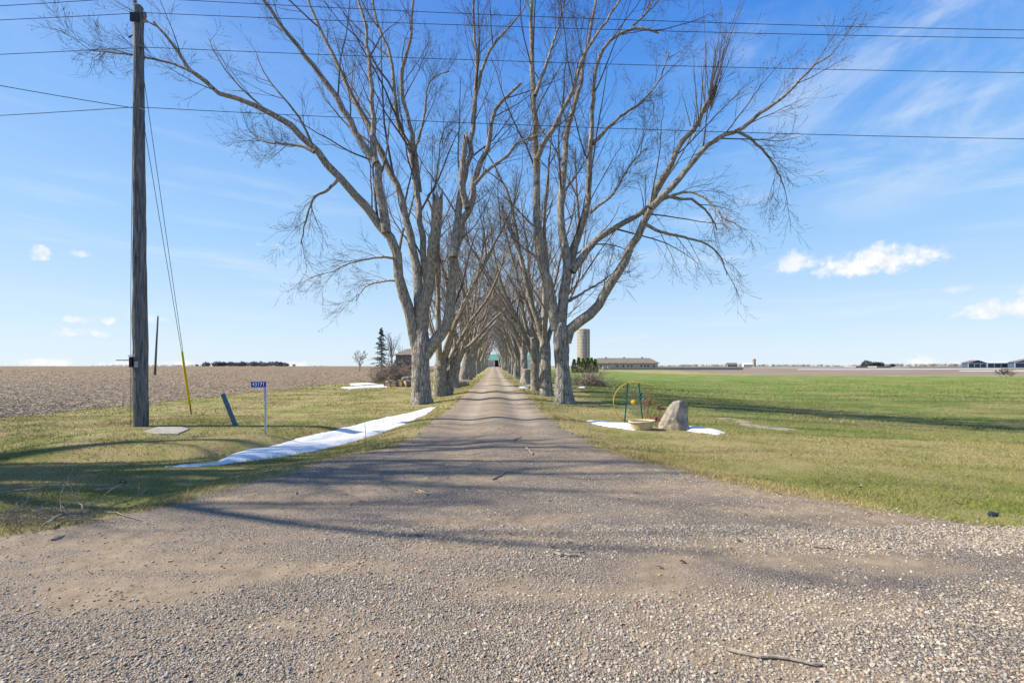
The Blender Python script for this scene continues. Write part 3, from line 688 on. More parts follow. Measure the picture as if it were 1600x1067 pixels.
HERO_SPEC = [(9, .14, 1.0, .20, .46, 33, 9, .34, .075, .0095, 5), (7, .12, 1.0, .26, .58, 36, 6, .26, .08, .0075, 4), (5, .12, 1.0, .30, .60, 34, 4, .18, .085, .0062, 3), (3, .1, 1.0, .30, .7, 32, 2, .12, .08, .005, 3)]
DROOP_SPEC = [(7, .12, 1.0, .30, .62, 32, 8, -.38, .055, .009, 5), (6, .12, 1.0, .32, .62, 34, 6, -.15, .06, .0075, 4), (4, .12, 1.0, .32, .6, 32, 4, .1, .06, .0062, 3), (3, .1, 1.0, .3, .7, 32, 2, .1, .08, .0055, 3)]
def hero_tree(label, base_px, Y0, trunk_px, limbs, seed, spec=HERO_SPEC, shoots=None):
    rg = np.random.RandomState(seed); x0 = pxat(base_px, Y0); z0 = Z(x0, Y0); root = empty('maple_tree', (x0, Y0, z0)); org = np.array([x0, Y0, z0])
    tag(root, label, 'tree', 'maples lining the driveway')
    to3 = lambda pts, Yv: np.stack([(pts[:, 0] - 800) / F * Yv, Yv, EYE + (HOR - pts[:, 1]) / F * Yv], -1) - org
    tp = np.array([(p[0], p[1]) for p in trunk_px], float); tr = np.array([p[2] for p in trunk_px]) * Y0 / F
    t3 = to3(tp, np.full(len(tp), Y0)); t3[0, 2] = -0.25
    obj('trunk', trunk_mesh('trunk', t3, tr, rg, 26, .62, 30), root)
    PP = []; RRs = []; PD = []; RD = []
    for (pts, w0, w1, drift, blunt) in limbs:
        pts = cr(np.array(pts, float), 24); s = np.linspace(0, 1, 24)
        dr = drift if isinstance(drift, tuple) else (0.0, drift)
        P = to3(pts, Y0 + dr[0] + (dr[1] - dr[0]) * s ** 1.3)
        sg = np.linalg.norm(np.diff(P, axis=0), axis=1).mean(); P[2:-1] += rg.normal(0, min(.035, .07 * sg), (21, 3)); Rr = 1.15 * (w0 + (w1 - w0) * s ** .85) * Y0 / F
        obj('limb', limb_mesh('limb', P, Rr, rg, 12 if w0 > 6 else 8, 'limb_bark', blunt is True), root)
        if blunt == 'd': PD.append(P); RD.append(Rr)
        elif not blunt: PP.append(P); RRs.append(Rr)
    P = np.array(PP); Rr = np.array(RRs)
    ex = None
    if shoots:
        e = []; er = []
        for (px_, py_, n, h0, h1, spread, yo) in shoots:
            b = to3(np.array([[px_, py_]], float), np.array([Y0 + yo]))[0]
            for _ in range(n):
                d = unit(np.array([rg.normal(.08, spread), rg.normal(0, spread), 1.0])); L = rg.uniform(h0, h1); q = [b + rg.normal(0, .12, 3)]
                for k in range(5): d = unit(d + rg.normal(0, .05, 3) + np.array([0, 0, .04])); q.append(q[-1] + d * L / 5)
                e.append(q); er.append(np.linspace(.022, .006, 6) * rg.uniform(.7, 1.3))
        ex = (np.array(e), np.array(er))
    obj('crown', crown_mesh('crown', P, Rr, rg, spec, .3, .0034, ex), root)
    if PD: obj('hanging_twigs', crown_mesh('hanging_twigs', np.array(PD), np.array(RD), rg, DROOP_SPEC, .3, .0034), root)
    return root

L1Y, R1Y = 21.3, 20.4
left_limbs = [
 # the long low limb reaching left over the field
 ([(652, 548), (646, 520), (643, 500), (633, 470), (624, 430), (617, 392), (604, 362), (570, 322), (529, 278), (491, 236), (465, 204), (424, 176), (367, 154), (334, 139), (300, 110), (270, 70), (240, 35)], 8.2, 1.2, -3.0, False),
 ([(334, 139), (310, 118), (270, 101), (228, 90), (185, 84), (140, 78)], 1.7, .6, (-2.8, -3.6), False),
 ([(604, 364), (600, 330), (591, 285), (588, 252), (560, 215), (540, 175), (515, 138), (482, 95), (447, 50), (410, -5), (380, -50)], 6.2, 1.4, (-.7, -2.0), False),
 ([(588, 255), (582, 225), (584, 180), (580, 130), (576, 85), (570, 40), (560, -10), (556, -70)], 4.2, 1.2, (-1.0, 1.2), False),
 ([(657, 520), (655, 480), (652, 430), (645, 388), (634, 345), (619, 290), (596, 240), (578, 200), (553, 155), (535, 115), (510, 68), (490, 20), (470, -40)], 7.2, 1.6, 1.8, False),
 ([(661, 520), (666, 470), (663, 400), (655, 330), (648, 270), (640, 232), (622, 195), (616, 140), (612, 90), (596, 55), (586, 20), (578, -40)], 5.8, 1.4, 3.2, False),
 ([(655, 300), (649, 240), (640, 195), (630, 150), (629, 108), (640, 68), (645, 20), (650, -50)], 4.0, 1.1, (1.5, -1.5), False),
 ([(646, 245), (655, 215), (663, 180), (668, 138), (680, 120), (702, 112)], 2.4, .7, (2.0, 3.0), False),
 ([(657, 525), (660, 492), (668, 450), (675, 410), (679, 375), (682, 335), (683, 308)], 9.5, 6.2, -.9, True),
 ([(664, 556), (680, 532), (697, 512), (705, 483), (707, 440), (709, 402), (716, 375), (727, 340), (738, 312), (741, 285), (752, 252), (768, 210), (775, 170), (792, 150), (815, 130)], 8.6, 1.4, -1.6, False),
 ([(709, 402), (713, 360), (718, 320), (724, 280), (736, 240), (739, 200), (741, 160), (755, 105), (764, 80), (790, 50), (822, 8)], 5.6, 1.0, (-.9, 1.5), False),
 ([(730, 325), (722, 290), (724, 250), (728, 215)], 4.6, 3.4, (-1.0, -1.2), True),
 ([(739, 205), (742, 150), (745, 90), (739, 40), (742, -20), (740, -70)], 3.2, .8, (.4, .8), False),
 ([(742, 288), (760, 268), (792, 244), (808, 224), (835, 213), (852, 200)], 2.6, .7, (-1.2, -2.6), False),
 ([(676, 330), (668, 310), (680, 290), (684, 255), (690, 215), (700, 190)], 2.0, .6, (1.4, 2.5), False),
 ([(622, 405), (600, 402), (575, 405), (545, 412), (520, 425)], 1.8, .6, (-.5, -1.2), 'd'),
 ([(624, 438), (598, 440), (572, 448), (556, 470)], 1.6, .5, (-.4, .6), 'd'),
 ([(529, 280), (508, 300), (490, 310), (478, 345), (470, 382)], 2.0, .6, (-2.2, -2.8), 'd'),
 ([(491, 238), (470, 228), (440, 225), (415, 222), (390, 205)], 2.2, .6, (-2.4, -1.6), False)]
hero_tree('big multi-stemmed bare maple, foremost of the left row, long limb reaching over the field', 658, L1Y,
  [(658, 632, 15.5), (658, 622, 14.5), (658, 606, 13.6), (657.5, 580, 13.0), (657.5, 555, 13.4), (658, 535, 13.0), (659, 516, 10.0)], left_limbs, 5)
right_limbs = [
 ([(884, 535), (894, 508), (914, 497), (935, 477), (955, 446), (971, 418), (984, 392), (1011, 342), (1020, 310), (1034, 279), (1065, 225), (1088, 198), (1106, 166), (1112, 130)], 7.6, 2.0, -2.6, False),
 ([(1016, 326), (1045, 298), (1070, 270), (1097, 234), (1133, 211), (1160, 200), (1196, 171), (1232, 144), (1268, 106), (1300, 85)], 4.4, .8, (-1.8, -3.6), False),
 ([(893, 424), (911, 399), (935, 372), (965, 355), (1002, 333), (1028, 315), (1060, 308), (1098, 322), (1120, 360)], 6.0, .9, (0.0, 1.6), 'd'),
 ([(1150, 205), (1170, 215), (1196, 240), (1215, 268), (1226, 296)], 2.0, .6, (-2.6, -2.0), 'd'),
 ([(1008, 350), (1030, 361), (1075, 372), (1105, 382), (1125, 400), (1136, 430)], 2.4, .6, (-1.4, -.4), 'd'),
 ([(1040, 310), (1075, 300), (1105, 312), (1130, 340), (1150, 350)], 2.0, .6, (-1.8, -3.0), 'd'),
 ([(868, 515), (863, 480), (857, 445), (846, 405), (842, 360), (840, 315), (838, 247), (836, 180), (831, 90), (829, 0), (826, -60)], 7.4, 1.6, -1.4, False),
 ([(838, 250), (858, 211), (890, 153), (912, 90), (932, 55), (950, 28), (975, -10)], 3.6, 1.0, (-.9, -2.4), False),
 ([(836, 150), (848, 118), (862, 75), (874, 40), (886, -10)], 2.6, .8, (-1.1, .4), False),
 ([(877, 508), (880, 470), (884, 430), (886, 400), (880, 370), (876, 333), (881, 279), (885, 216), (895, 171), (908, 128), (915, 80), (928, 20), (935, -40)], 7.4, 1.4, 1.8, False),
 ([(884, 430), (895, 395), (908, 360), (919, 306), (921, 247), (925, 190), (926, 150), (935, 90), (962, 58), (993, 45), (1030, 52)], 5.6, 1.3, (.8, -1.2), False),
 ([(926, 225), (952, 198), (980, 175), (1002, 160), (1016, 145), (1034, 117), (1047, 80)], 2.8, .7, (0, 2.0), False),
 ([(921, 333), (940, 318), (957, 304), (975, 275), (989, 252), (1011, 232)], 2.3, .6, (.2, -1.4), False),
 ([(881, 300), (896, 280), (908, 262), (915, 250)], 2.0, .6, (.9, 1.6), False),
 ([(890, 470), (915, 455), (940, 440), (962, 425), (985, 425)], 2.2, .6, (.3, 2.2), False),
 ([(990, 40), (1010, 20), (1025, -10)], 1.6, .6, (-1, -1.4), False),
 ([(850, 420), (835, 400), (815, 385), (800, 360)], 2.2, .6, (-.6, -2), False)]
hero_tree('bare maple, foremost of the right row, with a bowed limb sweeping right', 881, R1Y,
  [(882, 634, 13.0), (881.5, 624, 12.6), (880, 606, 11.8), (878, 575, 10.8), (876.5, 548, 11.6), (876, 525, 11.8), (875, 505, 9.5)], right_limbs, 8,
  shoots=[(1106, 168, 15, 1.5, 4.4, .26, -2.5), (1088, 200, 6, 1.2, 2.6, .28, -2.4)])

# the other maples of the avenue: five forms, set out again and again with their own turn and size
ROW_SPEC = [(8, .14, 1.0, .26, .52, 32, 8, .36, .08, .011, 5), (7, .12, 1.0, .28, .56, 36, 5, .26, .085, .0085, 4), (5, .1, 1.0, .30, .58, 34, 3, .18, .09, .0072, 3), (3, .1, 1.0, .3, .7, 32, 2, .1, .09, .006, 3)]
def row_form(seed, th, tr, nl, lean, twin=False, amin=9, amax=33, thick=1.12, spec=None):
    rg = np.random.RandomState(seed); root = empty('maple_tree')
    ax = np.array([lean * .5, 0.0])
    pts = [(0, 0, -.25), (0, 0, .4), (lean * .08, 0, 1.2), (lean * .2, .05, th * .6), (lean * .4, 0, th)]
    obj('trunk', trunk_mesh('trunk', pts, [tr * 1.12, tr * 1.02, tr * .95, tr * .92, tr * .72], rg, 18, .38), root)
    if twin:
        pts = [(.3, .5, -.25), (.3, .55, .4), (.4, .7, 1.4), (.55, .9, th * .7), (.9, 1.2, th * 1.3)]
        obj('trunk', trunk_mesh('trunk', pts, [tr * .9, tr * .8, tr * .72, tr * .6, tr * .4], rg, 16, .3), root)
    PP = []; RRs = []
    for i in range(nl):
        az = 6.283 * (i + rg.uniform(.1, .9)) / nl; a = R(rg.uniform(amin, amax)); L = rg.uniform(11, 16.5) * (0.8 if a > .6 else 1)
        h = th * rg.uniform(.55, .98); p = np.array([lean * .38 * h / th, 0, h]); d = np.array([math.cos(az) * math.sin(a) + lean * .16, math.sin(az) * math.sin(a), math.cos(a)]); d = unit(d)
        q = [p]
        for k in range(15):
            d = unit(d + rg.normal(0, .055, 3) + np.array([0, 0, .022])); q.append(q[-1] + d * L / 15)
        q = np.array(q); r0 = tr * thick * rg.uniform(.30, .46); rr = r0 * np.linspace(1, .14, 16) ** .9
        obj('limb', limb_mesh('limb', q, rr, rg, 9), root); PP.append(q); RRs.append(rr)
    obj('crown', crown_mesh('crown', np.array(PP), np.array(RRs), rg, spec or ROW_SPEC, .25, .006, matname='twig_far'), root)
    return root
forms = [row_form(101, 3.6, .46, 6, .3, True), row_form(102, 3.0, .42, 6, .8), row_form(103, 4.2, .40, 6, .6), row_form(104, 2.6, .44, 7, .6), row_form(105, 4.6, .36, 5, .2),
         row_form(106, 3.2, .50, 7, .2, False, 3, 14, 1.25, [(9, .10, 1.0, .18, .34, 36, 7, .3, .09, .018, 5), (8, .12, 1.0, .3, .5, 40, 4, .2, .1, .016, 4), (8, .1, 1.0, .35, .6, 38, 3, .12, .1, .016, 3)])]
used = [False] * 6
ORD = ['first', 'second', 'third', 'fourth', 'fifth', 'sixth', 'seventh', 'eighth', 'ninth', 'tenth', 'eleventh', 'twelfth', 'thirteenth', 'fourteenth', 'fifteenth']
def place_form(k, x, y, rz, sc, label, group='maples lining the driveway'):
    o = forms[k] if not used[k] else copy_tree(forms[k]); used[k] = True
    o.location = (x, y, Z(x, y)); o.rotation_euler = (0, 0, rz); sc = sc if isinstance(sc, tuple) else (sc, sc * (1 + .03 * math.sin(x * 7 + y))); o.scale = (sc[0], sc[0], sc[1])
    tag(o, label, 'tree', group); return o
rr = random.Random(4)
leftrow = [(687, 26.6, 0, (.85, .66)), (709, 36.0, 1, (.9, .8)), (725, 46.5, 1, 1.0), (733, 57, 3, .9), (738, 67, 2, .95), (741, 78, 4, .9), (746, 90, 1, .95), (749, 103, 3, .95), (753, 117, 2, .95), (755, 133, 4, .95), (757, 150, 0, .9), (759, 168, 3, .95), (761, 186, 2, .9)]
rightrow = [(853, 25.2, 4, (.95, .70)), (839, 30.5, 0, (.85, .75)), (820, 46.5, 2, .92), (812, 57, 1, .9), (806, 67, 3, .9), (802, 78, 4, .95), (798, 90, 0, .9), (794, 103, 2, .95), (790, 117, 1, .9), (788, 133, 3, .95), (786, 150, 4, .95), (785, 168, 2, .95), (783, 186, 0, .9)]
lt = ['with a twin trunk', 'leaning over the log', 'arching over the lane']
rt = ['with a slim straight trunk', 'thick with fine twigs', 'behind the cut stump']
for side, row, tt in (('left', leftrow, lt), ('right', rightrow, rt)):
    for i, (p, y, k, sc) in enumerate(row):
        x = pxat(p, y); rz = (0 if side == 'left' else math.pi) + (rr.uniform(-.5, .5) if i < 3 else rr.choice((-1, 1)) * rr.uniform(1.2, 2.6))
        place_form(k, x, y, rz, sc, f'bare maple {ORD[i + 1]} from the road in the {side} row' + (', ' + tt[i] if i < 3 else ''))
# roadside maples left of the picture, whose shadows lie over the entrance
place_form(5, -14.2, 7.3, 1.0, (.78, .82), 'bare roadside maple left of the utility pole, nearest the entrance', 'roadside maples')
place_form(5, -20.0, 6.9, 2.6, (.80, 1.0), 'bare roadside maple left of the utility pole, nearest the road', 'roadside maples')
place_form(5, -22.0, 8.6, 4.2, (.80, 1.1), 'bare roadside maple left of the utility pole, nearest the field', 'roadside maples')

# cut stumps in the rows
def stump(px_, Y, h, r, label, matname, seed):
    rg = np.random.RandomState(seed); x = pxat(px_, Y); root = empty('tree_stump', (x, Y, Z(x, Y)))
    tag(root, label, 'stump'); obj('trunk', trunk_mesh('trunk', [(0, 0, -.2), (0, 0, .3), (.03, 0, h * .6), (.08, .02, h)], [r * 1.15, r, r * .92, r * .95], rg, 16, .3, 14, .08, matname), root)
    m = MB(); m.lathe([(r * .9, 0), (r * .5, .03), (.01, .02)], 14, (.08, .02, h + .01)); obj('cut_face', m.me('cut_face', M['cut_wood']), root)
stump(702, 32.5, 2.3, .27, 'tall yellowish broken stump in the left row beside the fallen log', 'stump_wood', 3)
stump(821, 42.5, 1.35, .42, 'pale sawn-off stump in the right row', 'bark', 4)

# ------------------------------------------------------------------ snow
def snow(label, poly, thick=0.05, seed=0):
    W = [at(*p) for p in poly]; xs = np.array([p.x for p in W]); ys = np.array([p.y for p in W]); n = len(xs)
    st = max(.045, (xs.max() - xs.min()) / 130, (ys.max() - ys.min()) / 150)
    gx = np.arange(xs.min() - .3, xs.max() + .3, st); gy = np.arange(ys.min() - .3, ys.max() + .3, st); X, Y = np.meshgrid(gx, gy)
    d = np.full(X.shape, 1e9); ins = np.zeros(X.shape, bool)
    for i in range(n):
        j = (i + 1) % n; ax, ay = xs[j] - xs[i], ys[j] - ys[i]
        t = np.clip(((X - xs[i]) * ax + (Y - ys[i]) * ay) / (ax * ax + ay * ay + 1e-9), 0, 1); d = np.minimum(d, np.hypot(X - xs[i] - t * ax, Y - ys[i] - t * ay))
        if abs(ay) > 1e-9: ins ^= ((ys[i] > Y) != (ys[j] > Y)) & (X < ax * (Y - ys[i]) / ay + xs[i])
    s = np.where(ins, d, -d) + .03 * wav(X, Y, 31, 63 + seed) + .05 * wav(X, Y, 5, 60 + seed) + .045 * wav(X, Y, 14, 61 + seed)
    z = hgt(X, Y) + np.where(s > 0, .02 + thick * S(0, .22, s), np.clip(.02 + s * .6, -.05, .03)) + .008 * wav(X, Y, 3, 62)
    k = s > -.02; keep = k[:-1, :-1] | k[1:, :-1] | k[:-1, 1:] | k[1:, 1:]
    j, i = np.nonzero(keep); m = len(gx); a = j * m + i; Q = np.stack([a, a + 1, a + m + 1, a + m], -1); us = np.unique(Q); mp = np.full(X.size, -1); mp[us] = np.arange(len(us))
    V = np.stack([X, Y, z], -1).reshape(-1, 3)
    tag(obj('snow_patch', mk('snow_patch', V[us], None, mp[Q], M['snow'], True)), label, 'snow', 'melting snow patches')
snow('long white snow strip in the ditch left of the driveway', [(262, 729), (300, 726), (342, 724), (352, 716), (372, 709), (400, 704), (440, 695), (490, 682), (530, 671), (580, 658), (620, 650), (650, 643), (680, 636), (664, 648), (636, 661), (604, 673), (572, 684), (536, 694), (496, 703), (450, 712), (410, 718), (350, 725), (300, 729)])
snow('narrow snow streak left of the tan planter', [(914, 657), (940, 659), (985, 662), (1004, 668), (990, 672), (960, 668), (930, 663)], .04, 1)
snow('bluish snow sliver right of the boulder', [(1070, 666), (1100, 669), (1134, 676), (1120, 679), (1085, 675), (1068, 672)], .05, 2)
snow('snow in front of the left brush pile', [(533, 606), (570, 603.5), (606, 601.5), (606, 605), (575, 606), (545, 608)], .05, 3)
snow('thin snow at the field edge left of the brush pile', [(545, 600), (575, 598), (590, 600), (565, 602), (548, 602)], .04, 4)
snow('small snow patch by the right row of maples', [(812, 604), (826, 603), (824, 607), (812, 607)], .04, 5)
snow('snow under the right brush pile', [(902, 605), (916, 604), (916, 606.5), (903, 607)], .04, 6)

# far strips of snow along field edges
def strip(name, label, x0, x1, y0, y1, seed):
    n = 40; xs = np.linspace(x0, x1, n); rg = np.random.RandomState(seed); yc = np.linspace(y0, y1, n) + .8 * np.sin(xs * .05); w = (.5 + rg.uniform(0, 1.2, n)) * np.sin(np.linspace(.15, 3.0, n))
    V = []; 
    for k in range(n):
        for s, dz in ((-1, .0), (0, .14), (1, .0)): V.append((xs[k], yc[k] + s * w[k], Z(xs[k], yc[k] + s * w[k]) + .06 + dz))
    Q = [(3 * k + i, 3 * k + 3 + i, 3 * k + 4 + i, 3 * k + 1 + i) for k in range(n - 1) for i in (0, 1)]
    tag(obj(name, mk(name, V, None, Q, M['snow'], True)), label, 'snow', 'far snow strips')
strip('snow_strip', 'thin far snow line across the brown field on the right', 105, 185, 168, 172, 1)
strip('snow_strip', 'far snow line below the blue barns', 140, 200, 142, 150, 2)
strip('snow_strip', 'white snow line along the far farm track', 150, 262, 285, 300, 3)

# ------------------------------------------------------------------ utility pole, wires, guy, sign, marker, slab
PB = at(220, 666); PX, PY, PZ = PB
pole = empty('utility_pole', (PX, PY, PZ)); tag(pole, 'tall weathered grey wooden utility pole at the left', 'utility pole')
PH = zat(12, PY) - PZ
rg = np.random.RandomState(2)
P = np.stack([np.linspace(0, -.07, 30), np.zeros(30), np.linspace(-.3, PH, 30)], -1); rad = np.linspace(.19, .115, 30)
me = limb_mesh('shaft', P, rad, np.random.RandomState(1), 20, 'pole_wood'); 
for v in me.vertices: pass
obj('shaft', me, pole)
m = MB(); m.lathe([(.125, 0), (.09, .05), (.01, .07)], 16, (-.07, 0, PH)); obj('pole_cap', m.me('pole_cap', M['pole_wood'], True), pole)
WZ = [zat(8, PY) - PZ + .1, zat(26, PY) - PZ, zat(75, PY) - PZ, zat(172, PY) - PZ]
def insul(x, y, z, horiz=False):
    m = MB(); m.lathe([(.012, -.12), (.03, -.1), (.045, -.05), (.055, -.03), (.035, 0), (.05, .03), (.03, .06), (.012, .09)], 12, (x, y, z)); obj('insulator', m.me('insulator', M['insulator'], True), pole)
insul(-.13, -.05, WZ[0]); insul(.17, -.06, WZ[1]); insul(-.20, 0.0, WZ[1] - .02)
m = MB(); m.tube([(-.13, -.05, PH - .35), (-.13, -.05, WZ[0] - .1)], .012, 6); m.box(-.20, .05, -.15, -.11, PH - .5, PH - .25); obj('top_bracket', m.me('top_bracket', M['black_part']), pole)
m = MB(); m.box(-.24, .20, -.03, .03, WZ[1] - .17, WZ[1] - .11); obj('crossarm', m.me('crossarm', M['metal_grey']), pole)
m = MB(); m.lathe([(.136, -.02), (.142, -.015), (.142, .015), (.136, .02)], 18, (-.05, 0, WZ[3])); obj('clamp_band', m.me('clamp_band', M['metal_grey']), pole)
zb = zat(563, PY) - PZ
m = MB(); m.box(-.70, -.20, -.03, .03, zb - .012, zb + .018); obj('side_bracket', m.me('side_bracket', M['metal_grey']), pole)
m = MB(); m.box(-.17, -.09, -.215, -.12, zb - .20, zb + .10); obj('meter_box', m.me('meter_box', M['black_part']), pole)
m = MB(); m.box(-.19, -.03, -.222, -.17, zb + .115, zb + .15); obj('number_tag', m.me('number_tag', M['sign_white']), pole)
m = MB(); m.tube([(-.165, -.15, z) for z in np.linspace(.0, 4.0, 12)] + [(-.12, -.10, PH - 1)], .008, 5); obj('ground_wire', m.me('ground_wire', M['wire']), pole)
for zf in (1.4, 2.6, 4.9, 6.3):
    m = MB(); m.tube([(-.06, -.21, zf), (-.06, -.17, zf)], .016, 6); obj('bolt', m.me('bolt', M['metal_grey']), pole)
m = MB(); m.box(-.02, .07, -.206, -.17, 1.72, 1.90); obj('tag_plate', m.me('tag_plate', M['metal_grey']), pole)
m = MB(); m.tube([(-.05, -.1, WZ[2] + .02), (.16, -.06, WZ[2] - .02)], .03, 8); obj('dead_end_clamp', m.me('dead_end_clamp', M['insulator']), pole)
m = MB(); m.tube([(-.34, -.02, PH - .9), (-.1, -.02, PH - .75), (.02, -.02, PH - 1.15)], .02, 6); obj('guy_bracket', m.me('guy_bracket', M['black_part']), pole)
def wire(label, z0, x0, yo, span_r, sag, span_l, zl, r=.0085, yl=0.0):
    m = MB(); p = []
    for t in np.linspace(1, 0, 26): p.append((PX + x0 - span_l * t, PY + yo + yl * t, PZ + z0 + (zl - z0) * t - 4 * sag * .6 * t * (1 - t)))
    for t in np.linspace(0, 1, 50)[1:]: p.append((PX + x0 + span_r * t, PY + yo, PZ + z0 - 4 * sag * t * (1 - t)))
    m.tube(p, r, 5); tag(obj('power_line', m.me('power_line', M['wire'])), label, 'wire', 'overhead wires')
wire('topmost overhead wire, running off the pole top', WZ[0] + .08, -.13, -.05, 74, 1.05, 40, WZ[0] - .2)
wire('second overhead wire, just below the topmost one', WZ[1] + .06, .17, -.06, 74, .82, 40, WZ[1] - .2)
wire('third overhead wire, thin, above the lowest one', WZ[2], .16, -.02, 74, .82, 40, WZ[2] - .2)
wire('lowest overhead wire, clamped to the pole by a pale band', WZ[3], .0, -.15, 74, 1.02, 40, WZ[3] - .3, .009)
m = MB(); p0 = Vector((PX - .14, PY - .1, PZ + WZ[3])); 
m.tube([tuple(p0 + Vector((-9 * t, -4.2 * t, 0.15 * t - .6 * t * (1 - t)))) for t in np.linspace(0, 1, 20)], .010, 5)
tag(obj('service_cable', m.me('service_cable', M['wire'])), 'cable slanting up left from the pole across the road', 'wire')
GA = at(299, 648); gw = empty('guy_wire', GA); tag(gw, 'pole guy wires in a yellow guard tube beside the utility pole', 'guy wire')
def gl(z): return Vector((PX - .05, PY + .1, PZ + z)) - GA
for zt in (PH - 1.6, PH - 3.0):
    e = gl(zt); m = MB(); m.tube([tuple(Vector((.0, 0, .15)) + (e - Vector((0, 0, .15))) * t) for t in np.linspace(0, 1, 12)], .0085, 5); obj('strand', m.me('strand', M['wire']), gw)
e = gl(PH - 2.2); m = MB(); m.tube([tuple(e * t) for t in (.035, .08, .15, .225)], [.036, .04, .04, .034], 10); obj('guard_tube', m.me('guard_tube', M['yellow_plastic'], True), gw)
m = MB(); m.tube([tuple(e * -.012), tuple(e * .05)], .016, 8); m.lathe([(.02, -.03), (.04, 0), (.02, .03)], 8, tuple(e * .037)); obj('anchor_rod', m.me('anchor_rod', M['black_part']), gw)
# lone pole far out in the field
fy = 79; fx = pxat(242, fy); fp = empty('utility_pole', (fx, fy, Z(fx, fy))); tag(fp, 'thin distant leaning pole standing in the ploughed field', 'utility pole')
m = MB(); m.tube([(0, 0, -.3), (.25, 0, 5), (.52, 0, zat(495, fy) - Z(fx, fy))], [.18, .15, .12], 10); obj('shaft', m.me('shaft', M['pole_wood'], True), fp)
m = MB(); m.lathe([(.06, 0), (.1, .08), (.04, .2)], 8, (.52, 0, zat(495, fy) - Z(fx, fy))); obj('insulator', m.me('insulator', M['insulator']), fp)
# leaning blue marker
b = at(368, 665); mp_ = empty('marker_post', b); tag(mp_, 'short leaning weathered blue marker post on the lawn', 'post')
top = Vector((pxat(348, b.y) - b.x - .06, .10, zat(616, b.y) - b.z)); ux = top.normalized(); side = ux.cross(Vector((0, 1, 0))).normalized() * .055; dep = ux.cross(side).normalized() * .028
m = MB(); pts = [-side - dep, side - dep, side + dep, -side + dep]; m.prism([tuple(p - ux * .15) for p in pts], tuple(top + ux * .15)); obj('post', m.me('post', M['blue_post']), mp_)
# house number sign
b = at(415, 679); sg = empty('number_sign', b); tag(sg, 'small blue house number sign 43171 on a slim post', 'sign')
hs = zat(596, b.y) - b.z
m = MB(); m.box(-.02, .02, -.012, .012, -.2, hs); m.box(-.012, .012, -.022, -.012, -.2, hs - .12); obj('post', m.me('post', M['sign_post']), sg)
m = MB(); m.box(-.026, .026, -.030, -.023, hs - .50, hs - .16); obj('tape', m.me('tape', M['lilac_tape']), sg)
bl = empty('x'); bpy.data.objects.remove(bl)
m = MB(); m.box(-.36, .025, -.032, -.024, hs - .145, hs - .005); plate = obj('plate', m.me('plate', M['sign_blue']), sg)
m = MB(); m.box(-.366, .031, -.0235, -.020, hs - .151, hs + .001); obj('plate_edge', m.me('plate_edge', M['sign_white']), sg)
tcv = bpy.data.curves.new('numbers', 'FONT'); tcv.body = '43171'; tcv.size = .135; tcv.align_x = 'CENTER'; tcv.align_y = 'CENTER'; tcv.extrude = .001; tcv.offset = .0015
to = bpy.data.objects.new('numbers', tcv); C.objects.link(to); bpy.context.view_layer.update()
tm = bpy.data.meshes.new_from_object(to.evaluated_get(bpy.context.evaluated_depsgraph_get())); bpy.data.objects.remove(to)
tm.materials.clear(); tm.materials.append(M['sign_white'])
tm.transform(Matrix.Translation((-.168, -.0345, hs - .075)) @ Matrix.Rotation(R(90), 4, 'X') @ Matrix.Diagonal((.98, 1, 1, 1)))
no = bpy.data.objects.new('numbers', tm); C.objects.link(no); no.parent = plate
# slab beside the pole
def slab():
    pts = [at(*p) for p in ((223, 675), (248, 679), (278, 679), (296, 671), (283, 668), (247, 668))]
    c = sum(pts, Vector()) / len(pts); root = [tuple(Vector((p.x - c.x, p.y - c.y, p.z - c.z - .07))) for p in pts]
    m = MB(); m.prism(root, (0, 0, .10)); o = obj('concrete_slab', m.me('concrete_slab', M['concrete'])); o.location = c
    bv = o.modifiers.new('bevel', 'BEVEL'); bv.width = .015; bv.segments = 2; tag(o, 'flat pale concrete slab in the grass beside the utility pole', 'slab')
slab()
# thin stick standing in the snow
b = at(572, 689); m = MB(); m.tube([(0, 0, -.1), (-.01, 0, .2), (-.035, 0, .45), (-.02, .01, .5)], [.009, .008, .006, .004], 6); o = obj('marker_stick', m.me('marker_stick', M['dead_wood'])); o.location = b; tag(o, 'thin stick standing upright in the snow strip', 'stick')

# ------------------------------------------------------------------ garden ornament: rake wheel, posts, planter, boulder
gy = at(975, 661).y
wx, wz = pxat(990, gy), zat(635, gy); wr = 31.5 * gy / F
wz = max(wz, Z(wx, gy) + wr + .02)
rw = empty('rake_wheel', (wx, gy, Z(wx, gy))); tag(rw, 'yellow hay rake wheel with wire tines stood between green posts', 'wheel'); hz = wz - Z(wx, gy)
m = MB(); m.tube([(wr * math.cos(a) * (1 + .012 * math.sin(3 * a)), .012 * math.sin(2 * a), hz + wr * math.sin(a)) for a in np.linspace(0, 2 * math.pi, 49)], .0115, 6, False); obj('rim', m.me('rim', M['yellow_paint'], True), rw)
m = MB(); m.tube([(0, -.07, hz), (0, -.05, hz), (0, -.03, hz), (0, .03, hz), (0, .06, hz)], [.02, .05, .085, .08, .03], 14); obj('hub', m.me('hub', M['yellow_paint']), rw)
for k in range(20):
    a = 6.283 * k / 20; c, s = math.cos(a), math.sin(a); L = .33 if k % 2 else .40
    m = MB(); m.tube([(.11 * c, .0, hz + .11 * s), (L * .7 * c, -.02, hz + L * .7 * s), (L * c - .03 * s, -.05, hz + L * s + .03 * c)], .0045, 5); obj('tine', m.me('tine', M['metal_grey']), rw)
